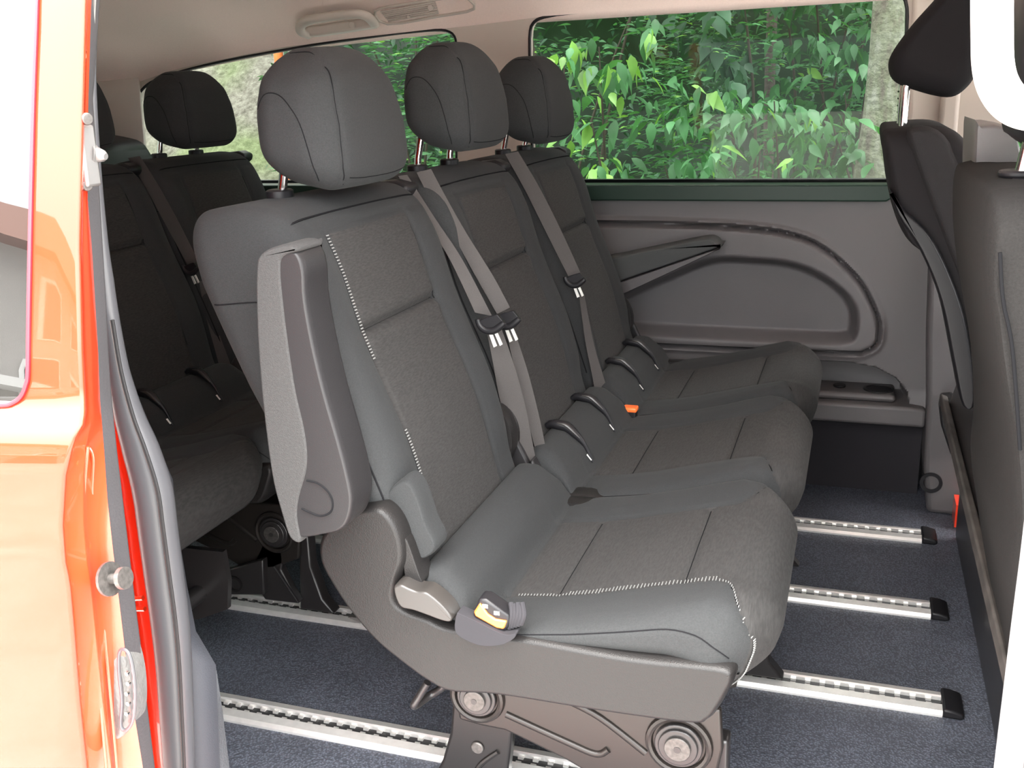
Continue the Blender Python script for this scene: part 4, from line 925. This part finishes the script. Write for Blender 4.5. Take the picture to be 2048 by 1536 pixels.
# fixed body side behind the open door: dark gap, big rubber seal, inner trim
SL = [(196, -200), (190, 0), (184, 150), (190, 330), (202, 480), (210, 560), (220, 640), (236, 740), (258, 830), (282, 900), (305, 980), (316, 1060), (328, 1150), (340, 1240), (348, 1330), (353, 1430), (358, 1540), (362, 1700)]
wds = [.004, .004, .004, .006, .007, .009, .010, .012, .016, .020, .022, .022, .022, .022, .021, .020, .019, .019]
sy = .875
seal = empty('rubber_seal', P(316, 1060, Y=sy), 'thick grey rubber seal curving down the rear edge of the door opening', 'door seal')
pts = smooth_path([P(u, v, Y=sy) for u, v in SL], 5); wr = [float(np.interp(i, np.arange(len(wds)) * 5, wds)) for i in range(len(pts))]
MB().tube(pts, wr, 16, up=(0, 1, 0)).build('seal_bulb', M['rubber'], seal)
pts2 = smooth_path([P(u + 4 + 6 * min(1, max(0, (v - 700) / 300)), v, Y=sy - .020) for u, v in SL[6:]], 5)
MB().tube(pts2, .0025, 8).build('seal_lip', M['panel'], seal)
# red body channel behind the seal
V = []; F = []
RL = [(200, 560), (205, 760), (215, 900), (225, 1000), (235, 1100), (248, 1200), (262, 1300), (278, 1400), (296, 1540), (320, 1800)]
RR = [(215, 560), (228, 760), (262, 900), (290, 1000), (306, 1100), (322, 1200), (336, 1300), (344, 1400), (352, 1540), (362, 1800)]
V = [P(u, v, Y=.97) for u, v in RL] + [P(u, v, Y=.94) for u, v in RR]; n = len(RL); F = [(i, i + 1, n + i + 1, n + i) for i in range(n - 1)]
o = mesh('trim_9', V, F, M['red']); o['kind'] = 'structure'; q = o.modifiers.new('s', 'SOLIDIFY'); q.thickness = .01; q.offset = 1
MB().tube([P(258, 1198, Y=.885), P(286, 1196, Y=.885)], .003, 8).tube([P(258, 1218, Y=.885), P(290, 1218, Y=.885)], .003, 8).build('body_crease', M['red'], o)
# inner trim right of the seal, then the carpeted sill piece
TL = [(188, -200), (186, 0), (182, 200), (196, 400), (208, 600), (225, 720), (262, 830), (300, 930), (325, 1050), (340, 1200), (352, 1300), (358, 1400), (362, 1540), (370, 1700)]
TR = [(200, -200), (194, 0), (187, 200), (198, 400), (220, 600), (246, 720), (300, 850), (346, 960), (356, 1060), (374, 1170), (392, 1262), (432, 1330), (440, 1540), (450, 1700)]
V = [P(u, v, Y=.895) for u, v in TL] + [P(u, v, Y=.93) for u, v in TR]; n = len(TL); F = [(i, i + 1, n + i + 1, n + i) for i in range(n - 1)]
o = mesh('trim_10', V, F, M['darktrim']); o['kind'] = 'structure'; q = o.modifiers.new('s', 'SOLIDIFY'); q.thickness = .012; q.offset = -1
V = [P(u, v, Y=.91) for u, v in [(385, 1400), (384, 1480), (390, 1560), (400, 1700)]] + [P(u, v, Y=.95) for u, v in [(433, 1340), (445, 1420), (462, 1560), (480, 1700)]]
o = mesh('trim_11', V, [(i, i + 1, 4 + i + 1, 4 + i) for i in range(3)], M['carpet']); o['kind'] = 'structure'; q = o.modifiers.new('s', 'SOLIDIFY'); q.thickness = .012
# black strip with a bright edge beside the guide pin
q1 = [P(u, v, Y=.86) for u, v in [(192, -60), (184, 120), (182, 330), (196, 470), (206, 580)]]
MB().tube(smooth_path(q1, 5), .0018, 8).build('seal_edge', M['silver'], seal)
# wall of the body behind the door (closes the cabin) and roof rail
MB().box((-2.72, .90, 0), (-.86, .93, .80)).box((-2.72, .90, 1.2), (-.86, .93, 1.34)).box((-2.72, .90, .8), (-2.4, .93, 1.2)).box((-.98, .90, .8), (-.86, .93, 1.2)).build('wall_right', M['red'], smooth=False)['kind'] = 'structure'
MB().box((-2.72, .90, -.35), (1.5, .955, -.005)).build('trim_12', M['red'], smooth=False)['kind'] = 'structure'

g = MB().box((-2.4, .91, .80), (-.98, .915, 1.2)).build('window_4', glass('side_tint', (.5, .55, .52)), smooth=False); g['kind'] = 'structure'
# ------------------------------------------------------------------ outside
GR = -.52
MB().box((-60, -60, GR - .05), (60, 60, GR)).build('ground', mat('asphalt', (.42, .41, .39), .9, var=.12, vscale=3), smooth=False)['kind'] = 'structure'
def bark():
    m = mat('bark', (.30, .28, .22), .95, bump=('noise', 40, .01)); n = m.node_tree; b = n.nodes['Principled BSDF']; tc = [q for q in n.nodes if q.type == 'TEX_COORD'][0]
    mp = n.nodes.new('ShaderNodeMapping'); mp.inputs['Scale'].default_value = (30, 30, 9); n.links.new(tc.outputs['Object'], mp.inputs[0])
    nz = n.nodes.new('ShaderNodeTexNoise'); nz.inputs['Scale'].default_value = 1; nz.inputs['Detail'].default_value = 8; n.links.new(mp.outputs[0], nz.inputs['Vector'])
    cr = n.nodes.new('ShaderNodeValToRGB'); e = cr.color_ramp.elements; e[0].position = .35; e[0].color = (.13, .11, .09, 1); e[1].position = .7; e[1].color = (.27, .26, .22, 1)
    e = cr.color_ramp.elements.new(.52); e.color = (.17, .175, .12, 1)
    n.links.new(nz.outputs[0], cr.inputs[0]); n.links.new(cr.outputs[0], b.inputs['Base Color']); return m
BARK = bark()
def leafmat(name, col):
    m = mat(name, col, .5, var=.6, vscale=6); n = m.node_tree; b = n.nodes['Principled BSDF']; o = [q for q in n.nodes if q.type == 'OUTPUT_MATERIAL'][0]
    t = n.nodes.new('ShaderNodeBsdfTranslucent'); t.inputs[0].default_value = (col[0] * 1.3, col[1] * 1.5, col[2] * .6, 1); mx = n.nodes.new('ShaderNodeMixShader'); mx.inputs[0].default_value = .3
    n.links.new(b.outputs[0], mx.inputs[1]); n.links.new(t.outputs[0], mx.inputs[2]); n.links.new(mx.outputs[0], o.inputs[0]); return m
TWIG = mat('twig_bark', (.05, .04, .028), .9)
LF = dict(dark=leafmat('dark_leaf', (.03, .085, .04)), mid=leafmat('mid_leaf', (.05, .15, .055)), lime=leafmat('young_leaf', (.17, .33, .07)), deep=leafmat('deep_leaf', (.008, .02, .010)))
rng = np.random.default_rng(3)
def leaves(name, pos, size, aspect, m, parent, droop=.5, fold=.25, seed=0, dirs=None, mats_idx=None):
    """one mesh of folded, curved pointed leaves"""
    g = np.random.default_rng(seed); n = len(pos)
    prof = [(0, 0), (.14, .62), (.34, 1.0), (.60, .74), (.84, .24), (1, 0)]
    V = []; F = []; MI = []
    for i in range(n):
        L = size * g.uniform(.6, 1.25); W = L * aspect * .5
        yaw = g.uniform(0, 2 * math.pi) if dirs is None else dirs[i] + g.normal(0, .6); pit = -droop * g.uniform(.2, 1.4)
        d = np.array([math.cos(yaw) * math.cos(pit), math.sin(yaw) * math.cos(pit), math.sin(pit)])
        s = np.cross(d, [0, 0, 1.]); s /= np.linalg.norm(s) + 1e-9; rl = g.normal(0, .5); up = np.cross(s, d); s, up = s * math.cos(rl) + up * math.sin(rl), up * math.cos(rl) - s * math.sin(rl)
        o = len(V)
        for (t, w_) in prof:
            c = pos[i] + d * L * t - up * L * .25 * t * t
            V += [c - s * W * w_ + up * W * w_ * fold, c, c + s * W * w_ + up * W * w_ * fold]
        for k in range(5):
            a = o + 3 * k; F += [(a, a + 1, a + 4, a + 3), (a + 1, a + 2, a + 5, a + 4)]
            q = 0 if mats_idx is None else mats_idx[i]; MI += [q, q]
    return mesh(name, V, F, m, parent, sharp=0, mi=MI)
def shrub(name, label, cx, cy, z0, z1, rx_, ry_, n, size, aspect, mk, seed, stems=3, droop=.5, group='shrubs beyond the far windows', lime=.04, kids=None):
    r = empty(name, (cx, cy, GR), label, 'shrub', group); g = np.random.default_rng(seed)
    tw = MB(); pos = []; dirs = []
    for s_ in range(stems):
        a = g.uniform(0, 2 * math.pi); tip = np.array([cx + rx_ * .75 * math.cos(a) * g.uniform(.3, 1), cy + ry_ * .75 * math.sin(a) * g.uniform(.3, 1), z0 + (z1 - z0) * g.uniform(.6, 1)])
        base = np.array([cx + g.uniform(-.1, .1), cy + g.uniform(-.1, .1), GR + .001]); mid = (base + tip) / 2 + np.array([g.uniform(-.15, .15), g.uniform(-.1, .1), .1])
        tw.tube(smooth_path([base, mid, tip], 6), [.012 - .0008 * i for i in range(13)], 6)
    tw.build('stem', TWIG, r)
    nb = n // 9
    for b in range(nb):            # twigs carrying rows of leaves
        th = g.uniform(0, 2 * math.pi); rr = math.sqrt(g.uniform(.15, 1)); zz = g.uniform(z0, z1)
        k = math.sqrt(max(.12, 1 - ((zz - (z0 + z1) / 2) / ((z1 - z0) * .62)) ** 2))
        c = np.array([cx + rx_ * rr * math.cos(th) * k, cy + ry_ * rr * math.sin(th) * k, zz]); yaw = math.atan2(-1, g.normal(0, .8)) if g.random() < .7 else g.uniform(0, 6.28)
        dr = np.array([math.cos(yaw), math.sin(yaw), g.uniform(-.5, .4)])
        for q in range(9):
            pos.append(c + dr * size * .42 * q + g.normal(0, size * .12, 3)); dirs.append(yaw + (1 if q % 2 else -1) * .9)
    mi = (g.random(len(pos)) < lime).astype(int)
    leaves('foliage', pos, size, aspect, [LF[mk], LF['lime' if mk != 'dark' else 'mid']], r, droop, .25, seed, dirs, mi)
    return r
# dark hedge bank behind everything, with its own leaves
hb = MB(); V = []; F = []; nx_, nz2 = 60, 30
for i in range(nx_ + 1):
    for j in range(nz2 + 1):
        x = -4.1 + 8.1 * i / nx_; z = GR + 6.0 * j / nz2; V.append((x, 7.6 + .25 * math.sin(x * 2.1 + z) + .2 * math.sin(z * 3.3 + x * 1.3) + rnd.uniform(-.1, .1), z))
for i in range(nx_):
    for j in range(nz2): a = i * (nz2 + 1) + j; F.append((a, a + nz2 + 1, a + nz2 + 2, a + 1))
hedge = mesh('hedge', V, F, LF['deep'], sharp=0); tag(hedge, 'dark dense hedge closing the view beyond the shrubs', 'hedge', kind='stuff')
pos = [np.array([rng.uniform(-4.2, 3.2), rng.uniform(6.6, 7.5), rng.uniform(-.3, 4.2)]) for _ in range(11000)]
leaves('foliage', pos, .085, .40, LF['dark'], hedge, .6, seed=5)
shrub('willow_shrub', 'dark shrub with small narrow leaves behind the middle headrest', -1.35, 4.9, .1, 2.6, 1.05, .6, 7000, .058, .28, 'mid', 11, droop=-.1, lime=.05)
shrub('willow_shrub', 'tall narrow-leaved shrub seen over the nearest headrest', -2.45, 5.5, .2, 2.9, .80, .5, 5600, .065, .25, 'mid', 12, droop=-.15)
shrub('willow_shrub', 'narrow-leaved shrub filling the middle top of the large window', -.35, 5.6, .2, 2.6, .75, .5, 5200, .06, .30, 'mid', 13, droop=-.1)
shrub('cherry_bush', 'leafy bush with broad hanging leaves low in the large window', -.45, 4.2, .25, 1.02, .62, .30, 720, .088, .44, 'mid', 14, droop=1.0, group='broad leaved bushes outside the window', lime=.08)
shrub('cherry_bush', 'broad-leaved bush with lime leaves beside the farthest headrest', -.95, 4.1, .45, 1.22, .30, .25, 240, .095, .46, 'mid', 15, droop=1.1, group='broad leaved bushes outside the window', lime=.3)
shrub('cherry_bush', 'broad-leaved bush growing left of the pale trunk', -.02, 5.1, .35, 1.25, .45, .30, 430, .09, .44, 'mid', 16, droop=.9, group='broad leaved bushes outside the window')
shrub('cherry_bush', 'overhanging leafy branches high beside the pale trunk', -.02, 5.3, 1.35, 1.95, .55, .30, 620, .09, .46, 'mid', 17, droop=1.0, group='broad leaved bushes outside the window')
shrub('ivy_column', 'column of hanging heart-shaped leaves at the top middle of the window', -.62, 4.9, 1.15, 2.1, .16, .15, 260, .10, .62, 'dark', 18, stems=2, droop=1.2)
# pale tree trunk and dark trunk
r = MB(); q = [P(u, v, Y=4.1) for u, v in [(1742, 560), (1750, 376), (1762, 250), (1772, 120), (1778, 0), (1785, -150), (1795, -400)]]
base = np.array([q[0][0] - .02, 4.1, GR + .001]); pts = [base] + q
o = MB().tube(smooth_path(pts, 5), [float(a) for a in np.interp(np.arange(36), [0, 5, 10, 15, 20, 25, 30, 35], [.14, .10, .085, .068, .060, .055, .050, .045])], 18).build('tree_trunk', BARK)
tag(o, 'pale lichen-covered tree trunk right of the window view', 'tree trunk', 'tree trunks beyond the window')
q = [P(u, v, Y=6.2) for u, v in [(1535, 500), (1537, 300), (1540, 150), (1545, 0), (1550, -300)]]
q = [np.array([q[0][0], 6.2, GR + .001])] + q
o = MB().tube(smooth_path(q, 5), .03, 12).build('tree_trunk', mat('dark_bark', (.07, .055, .045), .9, bump=('noise', 40, .01)))
tag(o, 'thin dark tree trunk half hidden among the shrubs', 'tree trunk', 'tree trunks beyond the window')
# grassy gravel bank seen through the rear left window, with a red-white post
def bankmat():
    m = mat('bank', (.3, .3, .2), .95); n = m.node_tree; b = n.nodes['Principled BSDF']; tc = [q for q in n.nodes if q.type == 'TEX_COORD'][0]
    n1 = n.nodes.new('ShaderNodeTexNoise'); n1.inputs['Scale'].default_value = 18; n1.inputs['Detail'].default_value = 10; n1.inputs['Roughness'].default_value = .75; n.links.new(tc.outputs['Object'], n1.inputs['Vector'])
    n2 = n.nodes.new('ShaderNodeTexNoise'); n2.inputs['Scale'].default_value = 1.1; n2.inputs['Detail'].default_value = 3; n.links.new(tc.outputs['Object'], n2.inputs['Vector'])
    c1 = n.nodes.new('ShaderNodeValToRGB'); e = c1.color_ramp.elements; e[0].position = .36; e[0].color = (.13, .11, .085, 1); e[1].position = .66; e[1].color = (.42, .38, .32, 1)
    c2 = n.nodes.new('ShaderNodeValToRGB'); e = c2.color_ramp.elements; e[0].position = .4; e[0].color = (.14, .17, .07, 1); e[1].position = .66; e[1].color = (.34, .38, .20, 1)
    r = n.nodes.new('ShaderNodeMapRange'); r.inputs['From Min'].default_value = .47; r.inputs['From Max'].default_value = .66; n.links.new(n2.outputs[0], r.inputs[0])
    mx = n.nodes.new('ShaderNodeMix'); mx.data_type = 'RGBA'; n.links.new(n1.outputs[0], c1.inputs[0]); n.links.new(n1.outputs[0], c2.inputs[0])
    n.links.new(r.outputs[0], mx.inputs['Factor']); n.links.new(c1.outputs[0], mx.inputs['A']); n.links.new(c2.outputs[0], mx.inputs['B']); n.links.new(mx.outputs['Result'], b.inputs['Base Color'])
    bp = n.nodes.new('ShaderNodeBump'); bp.inputs['Distance'].default_value = .05; n.links.new(n1.outputs[0], bp.inputs['Height']); n.links.new(bp.outputs[0], b.inputs['Normal']); return m
V = []; F = []
for i in range(61):
    for j in range(25):
        x = -16 + 12.2 * i / 60; y = 5.9 + 5.5 * j / 24; V.append((x, y, GR + 5.2 * (j / 24) ** 1.0 + rnd.uniform(-.05, .05)))
for i in range(60):
    for j in range(24): a = i * 25 + j; F.append((a, a + 25, a + 26, a + 1))
o = mesh('embankment', V, F, bankmat(), sharp=0); o['kind'] = 'structure'
q = P(556, 100, Y=5.6); r = empty('marker_post', (q[0], 5.6, GR), 'thin orange post in front of the grassy bank', 'post')
MB().cyl((q[0], 5.6, GR + .001), (0, 0, 1), .028, 3.4, 14).build('post_shaft', mat('orange_post', (.75, .17, .04), .6, var=.3, vscale=12), r)
# houses behind the camera: seen as reflections in the door
WALLH = mat('pale_render', (.42, .40, .375), .9, var=.04, vscale=2); ROOF = mat('brown_eave', (.20, .08, .05), .8); WIN = mat('house_window', (.10, .11, .12), .15)
def house(cx, cy, yaw, w_, d, h, label, cols_, floors):
    r = empty('house', (cx, cy, GR), label, 'house', 'houses across the street'); r.rotation_euler.z = yaw
    def add(mb, nm, m, par=None, **k): o = mb.build(nm, m, loc=(0, 0, 0), smooth=False, **k); o.parent = par or r; return o
    add(MB().box((-w_ / 2, -d, .001), (w_ / 2, 0, h)), 'wall', WALLH)
    add(MB().add([(-w_ / 2 - .5, -d - .5, h), (w_ / 2 + .5, -d - .5, h), (w_ / 2 + .5, .6, h), (-w_ / 2 - .5, .6, h), (-w_ / 2 - .5, -d / 2, h + 2), (w_ / 2 + .5, -d / 2, h + 2)], [(0, 1, 2, 3), (3, 2, 5, 4), (0, 4, 5, 1), (0, 3, 4), (1, 5, 2)]), 'roof', ROOF)
    for fl in range(floors):
        for c in range(cols_):
            x = -w_ / 2 + w_ * (c + .5) / cols_; z = .9 + fl * 2.9 + (1.2 if fl == 0 else .6)
            f = add(MB().box((x - .55, -.02, z - .05), (x + .55, .05, z + 1.15)), 'window_frame', mat('frame_white', (.8, .8, .78), .6) if (fl == 0 and c == 0) else bpy.data.materials['frame_white'])
            o = MB().box((x - .47, .045, z + .03), (x + .47, .06, z + 1.07)).build('pane', WIN, loc=(0, 0, 0), smooth=False); o.parent = f
    p = add(MB().box((-1.2, 0, 2.35), (1.2, 1.3, 2.5)), 'porch_roof', bpy.data.materials['frame_white'])
    add(MB().box((-.6, 0, .0), (.6, .06, 2.2)), 'entrance_door', WIN)
    return r
house(-12.5, -11.5, math.radians(-38), 12, 8, 5.9, 'pale two-storey house mirrored in the red door', 5, 2)
house(-27, -2.5, math.radians(-74), 10, 8, 6.2, 'pale house mirrored in the glass of the sliding door', 5, 2)

for o_ in list(bpy.data.objects):
    if o_.type == 'MESH' and o_.data.get('wn'):
        m_ = o_.modifiers.new('weighted', 'WEIGHTED_NORMAL'); m_.keep_sharp = True
